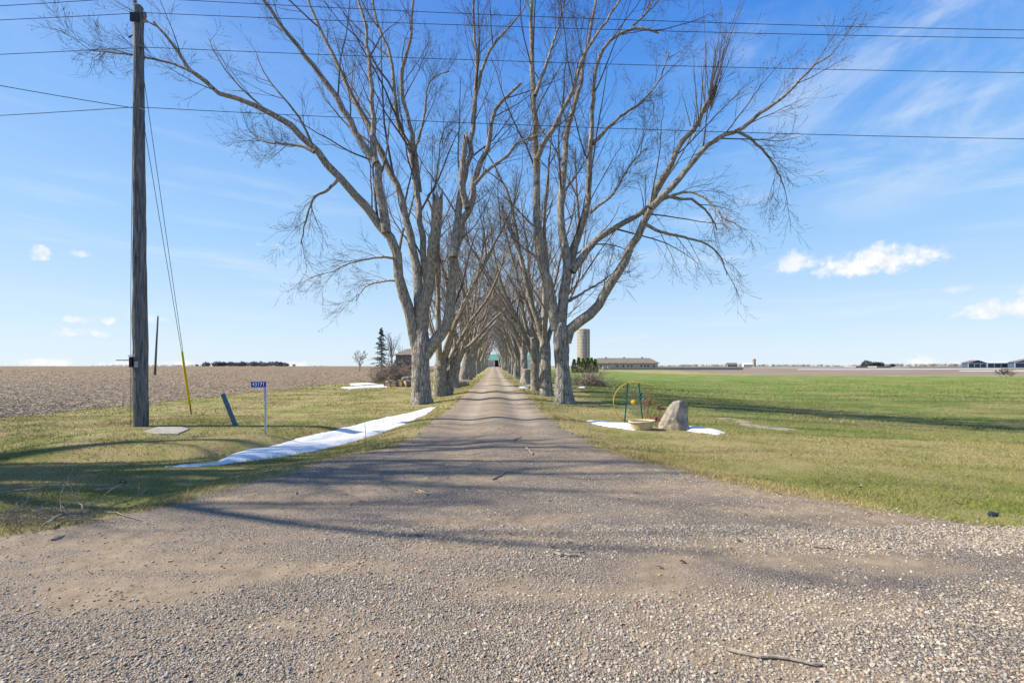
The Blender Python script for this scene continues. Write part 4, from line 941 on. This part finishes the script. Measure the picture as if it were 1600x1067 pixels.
def tpost(label, px0, py0, px1, py1):
    b = at(px0, py0); t = Vector((pxat(px1, b.y) - b.x, 0.0, zat(py1, b.y) - b.z)); o = empty('steel_post', b); tag(o, label, 'post', 'green steel posts')
    m = MB(); m.prism([tuple(Vector(p) - t * .1) for p in ((-.019, -.004, 0), (.019, -.004, 0), (.019, .004, 0), (-.019, .004, 0))], tuple(t * 1.1)); m.prism([tuple(Vector(p) - t * .1) for p in ((-.004, .004, 0), (.004, .004, 0), (.004, .035, 0), (-.004, .035, 0))], tuple(t * 1.1)); obj('bar', m.me('bar', M['green_paint']), o)
    for k in range(14):
        c = t * (.12 + .06 * k); m = MB(); m.box(c.x - .010, c.x + .010, -.012, -.004, c.z - .008, c.z + .008); obj('stud', m.me('stud', M['green_paint']), o)
    m = MB(); c = t * .93; m.box(c.x - .045, c.x + .045, -.016, -.005, c.z - .01, c.z + .012); obj('clip', m.me('clip', M['green_paint']), o)
    return o
tpost('green steel post left of the rake wheel hub', 976, 662, 981, 598)
p2 = tpost('green steel post right of the rake wheel hub', 1004, 657, 998, 598)
m = MB(); m.box(-.05, .04, -.02, -.006, .62, .86); o_ = obj('plate', m.me('plate', M['green_paint']), p2); o_.location = (-.06, 0, 0)
# planter
b = at(1003, 671); pl = empty('planter', b); tag(pl, 'wide tan tapered planter tub beside the boulder', 'planter')
w = 20 * b.y / F
def oval(prof, sx, sy, name, mt, par, sm=True, tilt=0.0):
    m = MB(); m.lathe(prof, 28); V = np.vstack(m.V); V[:, 0] *= sx; V[:, 1] *= sy; V[:, 2] += V[:, 0] * tilt
    return obj(name, mk(name, V, None, np.vstack(m.Q), M[mt], sm), par)
oval([(.01, -.02), (.70, -.02), (.78, .04), (.92, .17), (.96, .20)], w, w * .8, 'tub', 'tub', pl, True, .04)
oval([(.955, .195), (1.03, .20), (1.05, .225), (1.02, .245), (.93, .24), (.90, .19)], w, w * .8, 'rim', 'tub', pl, True, .04)
so_ = oval([(.905, .195), (.6, .215), (.3, .225), (.005, .222)], w, w * .8, 'soil', 'soil', pl, True, .04)
# boulder
def rock_mesh(name, size, seed, f=None, sub=4, matname='rock', amp=.12):
    import bmesh
    bm = bmesh.new(); bmesh.ops.create_icosphere(bm, subdivisions=sub, radius=1); V = np.array([v.co for v in bm.verts]); me = bpy.data.meshes.new(name)
    rg = np.random.RandomState(seed); D = V.copy(); r = np.ones(len(V))
    for _ in range(9):
        n = unit(rg.normal(size=3)); k = rg.uniform(.62, .92); dd = D @ n; r = np.where(dd > 1e-3, np.minimum(r, k / np.maximum(dd, 1e-3)), r)
    r = r * (1 + amp * .35 * np.sin(D @ rg.normal(size=3) * 4 + 1) + amp * .18 * np.sin(D @ rg.normal(size=3) * 6) + rg.normal(0, .001, len(V)))
    V = D * r[:, None]
    if f is not None: V = f(V)
    V = V * np.array(size)
    for v, c in zip(bm.verts, V): v.co = c
    for fc in bm.faces: fc.smooth = sub > 3
    bm.to_mesh(me); bm.free(); me.materials.append(M[matname]); return me
b = at(1059, 672)
def shape(V):
    d = unit(V); rad = np.linalg.norm(V, axis=1, keepdims=True); rho = np.hypot(d[:, 0], d[:, 1]); k = np.maximum(rho, 1e-4) ** -.62
    W = np.stack([d[:, 0] * k, d[:, 1] * k, np.sign(d[:, 2]) * np.abs(d[:, 2]) ** .8], -1) * rad
    t = np.clip((W[:, 2] + 1) / 2, 0, 1); le = -1.05 + .98 * t ** 1.1; ri = .98 - .12 * t ** 3
    W[:, 0] = (le + ri) / 2 + W[:, 0] * (ri - le) / 2; W[:, 1] *= 1 - .45 * t; return W
o = obj('boulder', rock_mesh('boulder', (.49, .38, .44), 12, shape, 5, 'rock', .07)); o.location = (b.x - .04, b.y + .2, b.z + .34); tag(o, 'large pointed tan granite boulder beside the planter', 'boulder')
# dried sedum clumps
def sedum(label, px_, py_, n, h, spread, seed, back=0.25):
    rg = np.random.RandomState(seed); b = at(px_, py_); y = b.y + back; root = empty('dried_plant', (b.x, y, Z(b.x, y))); tag(root, label, 'plant', 'dried flower stalks')
    ms = MB(); mh = []
    for k in range(n):
        a = rg.uniform(0, 6.28); d = spread * rg.uniform(.2, 1); e = np.array([math.cos(a) * d, math.sin(a) * d * .6, h * rg.uniform(.7, 1.1)])
        ms.tube([(e[0] * .25, e[1] * .25, -.03), tuple(e * np.array([.7, .7, .55])), tuple(e)], [.006, .005, .003], 4); mh.append(e)
    obj('stems', ms.me('stems', M['dried_stem']), root)
    E = np.repeat(np.array(mh), 14, 0) + rg.normal(0, 1, (len(mh) * 14, 3)) * np.array([.05, .05, .018]); v, t = buds(E, rg, .017); tag(obj('flower_heads', mk('flower_heads', v, t, None, M['dried_flower']), root), kind='stuff')
sedum('dried brown flower stalks behind the planter', 1014, 655, 16, .58, .22, 1)
sedum('dried reddish flower stalks between planter and boulder', 1036, 660, 12, .50, .16, 2)
sedum('low dried stalks against the foot of the boulder', 1027, 667, 12, .26, .18, 3, .1)

# ------------------------------------------------------------------ logs, brush piles, fallen sticks
def log(label, loc, L, r, rz, tilt, seed, group, cut='cut_wood'):
    rg = np.random.RandomState(seed); root = empty('log', loc, rz); tag(root, label, 'log', group)
    K = 9; P = np.stack([np.linspace(-L / 2, L / 2, K), rg.normal(0, .015, K), rg.normal(0, .012, K) + np.linspace(-tilt, tilt, K)], -1)
    obj('bark', limb_mesh('bark', P, np.full(K, r), rg, 14, 'bark'), root)
    for s in (-1, 1):
        e = P[0] if s < 0 else P[-1]; m = MB(); m.tube([tuple(e), tuple(e + np.array([s * .012, 0, 0]))], [r * .97, r * .95], 14); obj('cut_end', m.me('cut_end', M[cut]), root)
lp = at(626, 604)
spots = [(-.75, .0, .22, .30, 1.2, 'leftmost log of the pile behind the left front maple'), (-.35, -.25, .20, .24, 1.5, 'small pale log in front of the pile'), (.0, .1, .26, .33, 1.35, 'golden sawn log in the middle of the pile'), (.5, .05, .26, .30, .9, 'log lying aslant at the right of the pile'), (.35, .35, .62, .24, .4, 'log resting on top of the pile'), (.95, -.1, .22, .27, 1.6, 'log at the right end of the pile')]
for i, (dx, dy, dz, r, rz, lab) in enumerate(spots):
    x, y = lp.x + dx * 1.25, lp.y + dy; log(lab, (x, y, Z(x, y) + dz), .75, r, rz, .03, 30 + i, 'log pile')
lp2 = at(714, 605); log('long grey fallen log by the yellow stump', (lp2.x, lp2.y + .3, Z(lp2.x, lp2.y + .3) + .30), 1.9, .32, .25, .0, 50, 'fallen log')
def boughs(seed):
    rg = np.random.RandomState(seed); m = MB(); d = np.array([1.0, 0, 0]); p = np.zeros(3); pts = [p]
    for k in range(6): d = unit(d + rg.normal(0, .22, 3)); p = p + d * .3; pts.append(p)
    m.tube(pts, np.linspace(.028, .009, 7), 5)
    for k in range(3):
        b = pts[2 + k]; d2 = unit(np.array([.7, rg.normal(0, .6), rg.normal(0, .6)])); q = [b, b + d2 * .3, b + d2 * .6 + rg.normal(0, .06, 3)]; m.tube(q, [.012, .009, .005], 4)
    return m.me('branch', M['brush_wood'])
BO = [boughs(k) for k in range(7)]
def brush(label, x, y, w, dpt, h, n, seed, sc=1.0):
    rg = np.random.RandomState(seed); root = empty('brush_pile', (x, y, Z(x, y))); tag(root, label, 'brush pile')
    for k in range(n):
        o = obj('branch', BO[k % 7], root); a = rg.uniform(-1, 1); hh = h * (1 - a * a) * rg.uniform(.05, .85)
        o.location = (a * w, rg.uniform(-1, 1) * dpt, hh + .08); o.rotation_euler = (rg.uniform(0, 6.28) if h > .2 else rg.normal(0, .2), rg.normal(-.25, .45) if h > .2 else rg.normal(0, .06), rg.uniform(0, 6.28)); s = sc * rg.uniform(.6, 1.15); o.scale = (s, s, s)
    N = n * 9; b = np.stack([rg.uniform(-1, 1, N) * w, rg.uniform(-1, 1, N) * dpt, np.zeros(N)], -1); b[:, 2] = h * (1 - (b[:, 0] / w) ** 2) * rg.uniform(0, .9, N) + .03
    d = unit(rg.normal(0, 1, (N, 3)) * np.array([1, 1, .7]) + np.array([0, 0, .25])); L = rg.uniform(.25, .8, N)[:, None] * sc
    P = np.stack([b, b + d * L * .5 + rg.normal(0, .03, (N, 3)), b + d * L], 1); P[..., 2] = np.maximum(P[..., 2], .01); V, Q = tubes(P, np.tile([.008, .006, .003], (N, 1)) * sc, 3)
    tag(obj('twigs', mk('twigs', V, None, Q, M['brush_wood']), root), kind='stuff')
bp = at(600, 599); brush('tangled brown brush pile at the field edge left of the log pile', bp.x + .2, bp.y + 1.5, 1.55, 1.0, 2.1, 110, 1, 1.3)
bp = at(631, 597); brush('lower brush pile behind the logs and front left maple', bp.x + .1, bp.y + 2.2, 1.5, 1.0, 1.8, 90, 2, 1.3)
bp = at(924, 604); brush('brush pile on the lawn behind the right front maple', bp.x, bp.y + .6, 1.3, .8, 1.15, 95, 3, 1.05)
# litter of twigs at the lower left
dp = at(62, 815); brush('low litter of broken twigs at the left road edge', dp.x, dp.y, .55, .22, .07, 26, 4, .28)
def stick(label, p0, p1, r, seed, lift=.02, matname='dead_wood'):
    a, b = at(*p0), at(*p1); rg = np.random.RandomState(seed); n = 7; pts = []
    for t in np.linspace(0, 1, n):
        p = a.lerp(b, t) - a; q = a + p; zz = Z(q.x, q.y) - a.z; pts.append((p.x + rg.normal(0, .012), p.y + rg.normal(0, .012), zz + lift + r * .6))
    m = MB(); m.tube(pts, np.linspace(r, r * .55, n), 7); o = obj('fallen_stick', m.me('fallen_stick', M[matname])); o.location = a; tag(o, label, 'stick', 'fallen sticks')
stick('long grey stick on the gravel at lower right', (1130, 1020), (1286, 1044), .011, 1)
stick('short pale stick on the driveway right of the shaded middle', (823, 699), (832, 712), .016, 2)
stick('dark forked twig in the shade on the driveway', (768, 752), (792, 740), .014, 3, .02, 'brush_wood')
stick('pale splinter of wood on the gravel right of centre', (864, 869), (902, 872), .012, 4)
stick('bleached stick in the grass at left', (150, 771), (190, 768), .022, 5, .04)
stick('thin curved twig at the left gravel edge', (165, 803), (228, 822), .007, 6, .02, 'brush_wood')
stick('grey branch jutting from the twig litter at left', (72, 828), (112, 808), .018, 7, .05)
stick('thin pale branch lying in the left ditch grass', (0, 777), (70, 768), .014, 8, .05)
stick('thin brown twig on the gravel at right', (1272, 857), (1300, 861), .009, 9, .02, 'brush_wood')
stick('short pale twig on the shaded gravel right of the snow strip', (655, 768), (668, 776), .014, 10, .02)
stick('small dark twig on the driveway, farthest from the camera', (800, 690), (815, 684), .012, 11, .02, 'brush_wood')
def chip(label, px_, py_, s, seed, matname, cat='debris', name='bark_chip', flat=.35):
    b = at(px_, py_); o = obj(name, rock_mesh(name, (s, s * .6, s * flat), seed, None, 2, matname, .4)); o.location = (b.x, b.y, b.z + s * flat * .6 + .012); o.rotation_euler = (0, .1, seed); tag(o, label, cat, 'bark and rubble scraps')
chip('orange brown chip of wood on the left gravel', 267, 879, .026, 1, 'cut_wood')
chip('flat brown bark scraps by the left road edge', 90, 842, .085, 2, 'brush_wood', flat=.16)
chip('pale bark scrap on the driveway shade', 655, 771, .06, 3, 'cut_wood', flat=.2)
chip('dark scrap of bark at the far right road edge', 1552, 806, .085, 4, 'black_part', flat=.2)
chip('second dark scrap at the right road edge', 1498, 787, .06, 5, 'soil', flat=.25)
chip('dark bark clump in the left ditch grass', 191, 755, .07, 6, 'soil', flat=.5)
# bare earth patch on the right lawn edge
plain('bare_earth', (0.31, 0.245, 0.185), 0.95, 0.4, 5, 0.8)
def m_earth(x, y):
    c = np.array([(p.x, p.y) for p in (at(1150, 657), at(1175, 666), at(1205, 671), at(1238, 673))]); d = np.full(np.shape(x), 1e9)
    for a, b in zip(c[:-1], c[1:]):
        ab = b - a; t = np.clip(((x - a[0]) * ab[0] + (y - a[1]) * ab[1]) / (ab @ ab), 0, 1); d = np.minimum(d, np.hypot((x - a[0] - t * ab[0]), (y - a[1] - t * ab[1])))
    return .55 - d + .35 * wav(x, y, 3, 71) + .30 * wav(x, y, 8, 72)
sheet('bare_earth', m_earth, .045, .12, 'bare_earth')

# ------------------------------------------------------------------ farm: house, trees, barns, silos
def part(m, name, mt, par): return obj(name, m.me(name, M[mt]), par)
def gable(par, x0, x1, y0, y1, zw, zr, wallm, roofm, over=.35, ridge='x', hip=0.0):
    m = MB(); m.box(x0, x1, y0, y1, -.5, zw)
    if ridge == 'x' and hip == 0: m.prism([(x0, y0, zw), (x0, y1, zw), (x0, (y0 + y1) / 2, zr - .12)], (x1 - x0, 0, 0))
    if ridge == 'y': m.prism([(x0, y0, zw), (x1, y0, zw), ((x0 + x1) / 2, y0, zr - .12)], (0, y1 - y0, 0))
    part(m, 'wall', wallm, par); m = MB(); t = .14
    if ridge == 'x':
        h = hip; ym = (y0 + y1) / 2
        for (ya, s) in ((y0 - over, 1), (y1 + over, -1)):
            a = [(x0 - over, ya, zw - .1), (x1 + over, ya, zw - .1), (x1 + over - h, ym, zr), (x0 - over + h, ym, zr)]
            m.prism(a if s > 0 else a[::-1], (0, 0, t))
        if hip:
            for (xa, s) in ((x0 - over, 1), (x1 + over, -1)):
                a = [(xa, y0 - over, zw - .1), (xa, y1 + over, zw - .1), (xa + s * h, ym, zr)]; m.prism(a, (0, 0, t))
    else:
        xm = (x0 + x1) / 2
        for xa in (x0 - over, x1 + over):
            m.prism([(xa, y0 - over, zw - .1), (xa, y1 + over, zw - .1), (xm, y1 + over, zr), (xm, y0 - over, zr)], (0, 0, t))
    return part(m, 'roof', roofm, par)
def window(par, x, z, w, h, y, framem='wall_white', glassm='glass'):
    m = MB(); m.box(x - w / 2 - .08, x + w / 2 + .08, y - .05, y - .004, z - .08, z + h + .08); f = part(m, 'window', framem, par)
    m = MB(); m.box(x - w / 2, x + w / 2, y - .07, y - .052, z, z + h); part(m, 'pane', glassm, f)
# drive shed at the end of the lane
by = 212; bx = pxat(772, by); eb = empty('drive_shed', (bx, by, Z(bx, by))); tag(eb, 'white shed with green metal roof at the far end of the driveway', 'shed')
gable(eb, -6, 18.5, 0, 10, 3.0, 5.8, 'wall_white', 'roof_green', .5)
m = MB(); m.box(.4, 5.0, -.12, -.004, -.4, 2.9); part(m, 'doorway', 'dark_open', eb)
m = MB(); m.box(-2.6, -.4, -.10, -.004, -.3, 2.3); part(m, 'door', 'wall_cream', eb)
window(eb, -4.4, 1.0, 1.3, 1.0, 0)
for x in (7.2, 10.4, 13.6): window(eb, x, 1.0, 1.4, 1.0, 0)
# farmhouse
hy = 118; hx = pxat(634, hy); hb = empty('farmhouse', (hx, hy, Z(hx, hy))); tag(hb, 'brown brick farmhouse behind the front left maple', 'house')
HZ = zat(545, hy) - Z(hx, hy)
rf = gable(hb, -2.6, 4.6, 0, 7, HZ * .72, HZ, 'brick_wall', 'roof_brown', .45, 'x', 2.6)
m = MB(); m.box(1.4, 2.0, 3.1, 3.7, HZ - .6, HZ + .7); part(m, 'chimney', 'brick_wall', rf)
for x in (-1.4, .6, 2.8): window(hb, x, HZ * .45, .9, HZ * .18, 0)
m = MB(); m.box(-2.8, 4.7, -1.9, -.01, HZ * .34, HZ * .37); part(m, 'porch_roof', 'roof_brown', hb)
for x in (-2.6, -.3, 2.0, 4.4):
    m = MB(); m.box(x - .09, x + .09, -1.8, -1.62, -.4, HZ * .34); part(m, 'porch_post', 'wall_white', hb)
m = MB(); m.box(-2.5, 4.4, -.06, -.004, .5, HZ * .30); part(m, 'porch_window', 'glass', hb)
# spruce
def conifer(name, label, px_, Y, top, rbase, seed, mt, n=1500, trunk_bare=.12, group=None, col=False, droop=.25, dens=1.0):
    rg = np.random.RandomState(seed); x = pxat(px_, Y); z0 = Z(x, Y); H = zat(top, Y) - z0; root = empty(name, (x, Y, z0)); tag(root, label, 'tree', group)
    m = MB(); m.tube([(0, 0, -.2), (.02, 0, H * .5), (0, 0, H * .97)], [H * .022, H * .014, .02], 8); part(m, 'trunk', 'limb_bark', root)
    V = []; T = []
    t = rg.uniform(trunk_bare, 1, n) ** (1.0 if not col else .9); a = rg.uniform(0, 6.283, n)
    if col: env = rbase * np.clip(1.15 - t, .03, 1) ** .7 * np.clip(t * 6 + .4, 0, 1)
    else:
        wl = .72 + .28 * np.sin(t * 34) ; env = rbase * (1 - t) ** .85 * wl + .08
    r = env * rg.uniform(.25, 1.0, n) ** .55 * (1 + .18 * np.sin(a * 3 + t * 9))
    c = np.stack([np.cos(a) * r, np.sin(a) * r, t * H - (0 if col else droop * r)], -1); s = rg.uniform(.5, 1.2, n)[:, None] * H * (.036 if not col else .05) * dens
    out = np.stack([np.cos(a), np.sin(a), (np.full(n, -.35) if not col else np.full(n, 1.2))], -1); out = unit(out + rg.normal(0, .3, (n, 3))); sd_ = unit(np.cross(out, rg.normal(size=(n, 3))))
    tri = np.stack([c - out * s * .7 - sd_ * s * .5, c - out * s * .7 + sd_ * s * .5, c + out * s * 1.3], 1).reshape(-1, 3)
    if not col:
        nb = 150; per = n // nb; tb = np.sort(rg.uniform(trunk_bare, .99, nb)); ab = rg.uniform(0, 6.283, nb); lb = (rbase * (1 - tb) ** .8 + .1) * rg.uniform(.45, 1.2, nb)
        ii = np.repeat(np.arange(nb), per); f = rg.uniform(.12, 1, nb * per); r = lb[ii] * f; aa = ab[ii] + rg.normal(0, .16, nb * per) * f
        c = np.stack([np.cos(aa) * r, np.sin(aa) * r, tb[ii] * H - .30 * r + .10 * r * r / np.maximum(lb[ii], .2) - np.abs(rg.normal(0, .10, nb * per))], -1); s = rg.uniform(.10, .26, (nb * per, 1))
        out = unit(np.stack([np.cos(aa), np.sin(aa), np.full(nb * per, -.5)], -1) + rg.normal(0, .35, (nb * per, 3))); sd_ = unit(np.cross(out, rg.normal(size=(nb * per, 3))))
        tri = np.stack([c - out * s * .7 - sd_ * s * .4, c - out * s * .7 + sd_ * s * .4, c + out * s * 1.3], 1).reshape(-1, 3)
    obj('crown', mk('crown', tri, np.arange(len(tri)).reshape(-1, 3), None, M[mt]), root)
conifer('spruce_tree', 'dark tall spruce left of the farmhouse', 596, 112, 511, 2.7, 3, 'spruce', 3400, .10)
CEDAR = [(874, 559, 'cedar_dark'), (881, 559, 'cedar_dark'), (897, 560, 'cedar_dark'), (904, 558.5, 'cedar'), (911, 559, 'cedar'), (918, 557.5, 'cedar'), (924, 559, 'cedar'), (930, 560, 'cedar')]
for i, (p, t_, mt) in enumerate(CEDAR):
    conifer('cedar_tree', f'{ORD[i]} green cedar from the left in the hedge below the silo', p, 126 + (i % 2) * .8, t_ + (i * 7 % 3) * .7, .95, 60 + i, mt, 800, .02, 'cedar hedge', True)
# bare yard trees
def small_tree(label, px_, Y, top, seed, spread=1.0, upright=False):
    rg = np.random.RandomState(seed); x = pxat(px_, Y); z0 = Z(x, Y); H = zat(top, Y) - z0; root = empty('bare_tree', (x, Y, z0)); tag(root, label, 'tree', 'bare yard trees')
    m = MB(); m.tube([(0, 0, -.2), (.03, 0, H * .22), (0, 0, H * .34)], [H * .028, H * .022, H * .018], 8); part(m, 'trunk', 'limb_bark', root)
    PP = []; RRs = []
    for k in range(7):
        a = 6.283 * k / 7 + rg.uniform(-.3, .3); ang = R(rg.uniform(4, 18) if upright else rg.uniform(18, 55)) * spread; d = np.array([math.cos(a) * math.sin(ang), math.sin(a) * math.sin(ang), math.cos(ang)]); p = np.array([0, 0, H * rg.uniform(.2, .32)]); q = [p]; L = H * rg.uniform(.5, .7)
        for j in range(9): d = unit(d + rg.normal(0, .07, 3) + np.array([0, 0, .03])); q.append(q[-1] + d * L / 9)
        PP.append(q); RRs.append(np.linspace(H * .013, H * .003, 10))
    P = np.array(PP); Rr = np.array(RRs); V, Q = tubes(P, Rr, 5); obj('limbs', mk('limbs', V, None, Q, M['limb_bark'], True), root)
    sp = [(7, .2, 1, .25, .5, 38, 5, .2, .1, .010, 4), (6, .15, 1, .3, .5, 38, 4, .15, .12, .010, 3), (4, .1, 1, .3, .6, 36, 3, .1, .12, .010, 3)]
    obj('crown', crown_mesh('crown', P, Rr, rg, sp, .05, .012, ls=.35), root)
small_tree('small round bare tree at the field edge, leftmost in the farmyard', 562, 112, 544, 1)
small_tree('tall thin bare tree between spruce and farmhouse', 612, 116, 516, 2, .8, True)
small_tree('bare tree rising behind the farmhouse', 629, 130, 537, 3)
small_tree('low bare bush in the field at far right', 1572, 84, 576, 4, 1.5)
conifer('evergreen_shrub', 'dark evergreen shrub beside the farmhouse', 619, 114, 562, 1.0, 9, 'spruce', 500, .02, None, True)
# silo
sy = 196; sx = pxat(911.5, sy); si = empty('silo', (sx, sy, Z(sx, sy))); tag(si, 'tall round concrete silo rising behind the cedar hedge', 'silo')
SH = zat(516, sy) - Z(sx, sy); sr = 10 * sy / F
m = MB(); m.lathe([(sr, -1), (sr, SH), (sr * 1.02, SH + .02), (sr * 1.02, SH + .35), (sr * .6, SH + .55), (.02, SH + .7)], 32); obj('stave_wall', m.me('stave_wall', M['silo_stave'], False), si)
for k in range(1, 12):
    m = MB(); z = SH * k / 12; m.lathe([(sr * 1.002, z - .05), (sr * 1.012, z - .03), (sr * 1.012, z + .03), (sr * 1.002, z + .05)], 32); obj('hoop', m.me('hoop', M['roof_grey']), si)
m = MB(); m.tube([(sr * .5, -sr * .92, -.5), (sr * .5, -sr * .92, SH)], .28, 8); obj('filling_chute', m.me('filling_chute', M['silo_stave']), si)
# long low barn
ly = 172; lx = pxat(930, ly); lb = empty('long_barn', (lx, ly, Z(lx, ly))); tag(lb, 'long low cream barn with a brown roof right of the silo', 'barn')
LW = (1028 - 930) * ly / F; zb0 = Z(lx, ly); zw = zat(567.5, ly) - zb0; zr = zat(559.5, ly) - zb0
lr = gable(lb, 0, LW, 0, 9, zw, zr, 'wall_cream', 'roof_brown', .6, 'x', 2.4)
for k, x in enumerate((2.2, 3.5, 4.8, 8.4, 10.6, 12.4, 13.8, 17.4, 18.8, 20.0, 22.2)): window(lb, x, zw * .38, .75, zw * .34, 0)
for x in (5, 12, 19):
    m = MB(); m.box(x - .25, x + .25, 4.3, 4.9, zr - .1, zr + .5); part(m, 'roof_vent', 'roof_grey', lr)
wl = empty('concrete_wall', (lx, ly - 9, Z(lx, ly - 9))); tag(wl, 'low grey concrete yard wall in front of the long barn', 'wall')
for k in range(12):
    x = 1 + k * 4.2; m = MB(); z = Z(lx + x, ly - 9) - wl.location.z; m.box(x, x + 4.14, 0, .25, z - .4, z + .85); part(m, 'panel', 'concrete', wl)
gp = empty('gate_pier', (lx + .3, ly - 13, Z(lx, ly - 13))); tag(gp, 'pair of pale concrete piers at the barnyard entrance', 'pier')
for x in (0, 1.7):
    m = MB(); m.box(x, x + .75, 0, .6, -.4, 1.35); m.prism([(x - .06, -.06, 1.35), (x + .81, -.06, 1.35), (x + .81, .66, 1.35), (x - .06, .66, 1.35)], (0, 0, .12)); part(m, 'pier', 'wall_cream', gp)
# blue barns at the far right
def far_barn(label, p0, p1, Y, ridge_py, eave_py, base_py, mt, roofm, ridge='y', bays=3, group=None):
    x0 = pxat(p0, Y); w = (p1 - p0) * Y / F; z0 = Z(x0 + w / 2, Y); o = empty('barn', (x0, Y, z0)); tag(o, label, 'barn', group)
    zw = zat(eave_py, Y) - z0; zr = zat(ridge_py, Y) - z0
    gable(o, 0, w, 0, 4 if ridge == 'y' else 5, zw, zr, mt, roofm, .5, ridge)
    for k in range(bays + 1):
        x = w * k / bays; m = MB(); m.box(x - .22, x + .22, -.14, -.004, -.4, zw - .15); part(m, 'post', 'wall_white', o)
    m = MB(); m.box(-.3, w + .3, -.2, -.142, zw - .5, zw - .12); part(m, 'fascia', 'wall_white', o)
    return o
far_barn('blue gable barn, left one of the far right farm', 1513, 1541, 285, 563.0, 567, 573, 'wall_blue', 'roof_grey')
far_barn('long open-fronted blue shed between the far right barns', 1543, 1585, 288, 565.0, 567, 573, 'wall_blue', 'wall_white', 'x', 4)
far_barn('blue barn cut by the right picture edge', 1586, 1640, 280, 560.5, 566, 573, 'wall_blue', 'roof_grey')
# distant silo and shed
dy = 640; dx = pxat(1178, dy); ds = empty('silo', (dx, dy, Z(dx, dy))); tag(ds, 'small distant silo on the right horizon', 'silo')
DH = zat(561.5, dy) - Z(dx, dy); m = MB(); m.lathe([(2.4, -1), (2.4, DH), (1.6, DH + .9), (.02, DH + 1.3)], 18); obj('stave_wall', m.me('stave_wall', M['silo_stave']), ds)
m = MB(); m.lathe([(2.45, DH - .5), (2.5, DH - .4), (2.5, DH), (2.42, DH + .05)], 18); obj('hoop', m.me('hoop', M['roof_grey']), ds)
o = far_barn('white low shed left of the distant silo', 1162, 1176, 630, 567.3, 569.5, 573, 'wall_white', 'wall_white', 'x', 2)
far_barn('grey barn with dark roof far left of the distant silo', 1137, 1152, 650, 567.0, 570, 573, 'roof_brown', 'roof_grey', 'x', 2)
# concrete bunker walls
def bunker(label, p0, p1, Y, top):
    x0 = pxat(p0, Y); w = (p1 - p0) * Y / F; o = empty('bunker_wall', (x0, Y, Z(x0 + w / 2, Y))); tag(o, label, 'wall', 'concrete bunkers'); h = zat(top, Y) - o.location.z
    n = 4
    for k in range(n): m = MB(); m.box(w * k / n, w * (k + 1) / n - .05, 0, .4, -.6, h); part(m, 'panel', 'concrete', o)
    m = MB(); m.box(0, .4, .41, 9, -.6, h * .9); part(m, 'end_wall', 'concrete', o)
bunker('left concrete bunker wall in the far right fields', 1337, 1356, 262, 571.6); bunker('right concrete bunker wall beside the far pines', 1370, 1393, 262, 571.6)

# distant woods, each a mass of crowns
def wood(name, label, p0, p1, Y, top, seed, mt, n, jag=.35, tall=1.0):
    rg = np.random.RandomState(seed); x0, x1 = pxat(p0, Y), pxat(p1, Y); Hm = zat(top, Y) - Z((x0 + x1) / 2, Y); nt = max(8, int((x1 - x0) / (Hm * .42)))
    tx = np.linspace(x0, x1, nt) + rg.uniform(-.6, .6, nt) * (x1 - x0) / nt; ty = Y + rg.uniform(0, Y * .06, nt); H = (zat(top, Y) - Z((x0 + x1) / 2, Y)) * (1 - jag * rg.uniform(0, 1, nt)) * np.clip(3.5 * np.minimum((tx - x0), (x1 - tx)) / (x1 - x0) + .45, .3, 1)
    tz = np.array([Z(a, b) for a, b in zip(tx, ty)])
    i = rg.randint(0, nt, n); u = unit(rg.normal(size=(n, 3))) * rg.uniform(.3, 1, (n, 1)) ** .5
    c = np.stack([tx[i] + u[:, 0] * H[i] * .8, ty[i] + u[:, 1] * H[i] * .45, tz[i] + H[i] * (.46 + .5 * u[:, 2])], -1); s = (H[i] * rg.uniform(.10, .22, n))[:, None]
    a = unit(rg.normal(size=(n, 3))) * s; b = unit(rg.normal(size=(n, 3))) * s
    tri = np.stack([c - a * .6, c + a * .6, c + b * 1.4 + np.array([[0, 0, 1]]) * s * .6], 1).reshape(-1, 3)
    tag(obj(name, mk(name, tri, np.arange(len(tri)).reshape(-1, 3), None, M[mt])), label, 'wood', kind='stuff')
wood('distant_wood', 'dark bare wood on the left horizon', 300, 442, 760, 564.5, 1, 'far_trees', 12000, .3)
wood('distant_wood', 'low line of trees along the far left horizon', 130, 330, 1100, 569.5, 2, 'far_trees', 5000)
wood('distant_wood', 'tiny bushes on the horizon behind the left field', -60, 130, 1100, 570.6, 3, 'far_trees', 1500, .8)
wood('distant_wood', 'tree line on the horizon behind the right fields', 1030, 1330, 1100, 568.6, 4, 'far_trees', 9000)
wood('distant_wood', 'tree line on the far right horizon', 1330, 1680, 1100, 567.6, 5, 'far_trees', 9000)
wood('pine_grove', 'dark pine clump beside the concrete bunkers', 1366, 1410, 420, 563.0, 6, 'far_pines', 4000)
wood('distant_wood', 'bushes on the horizon left of the farmyard', 478, 500, 700, 570.3, 7, 'far_trees', 700, .7)
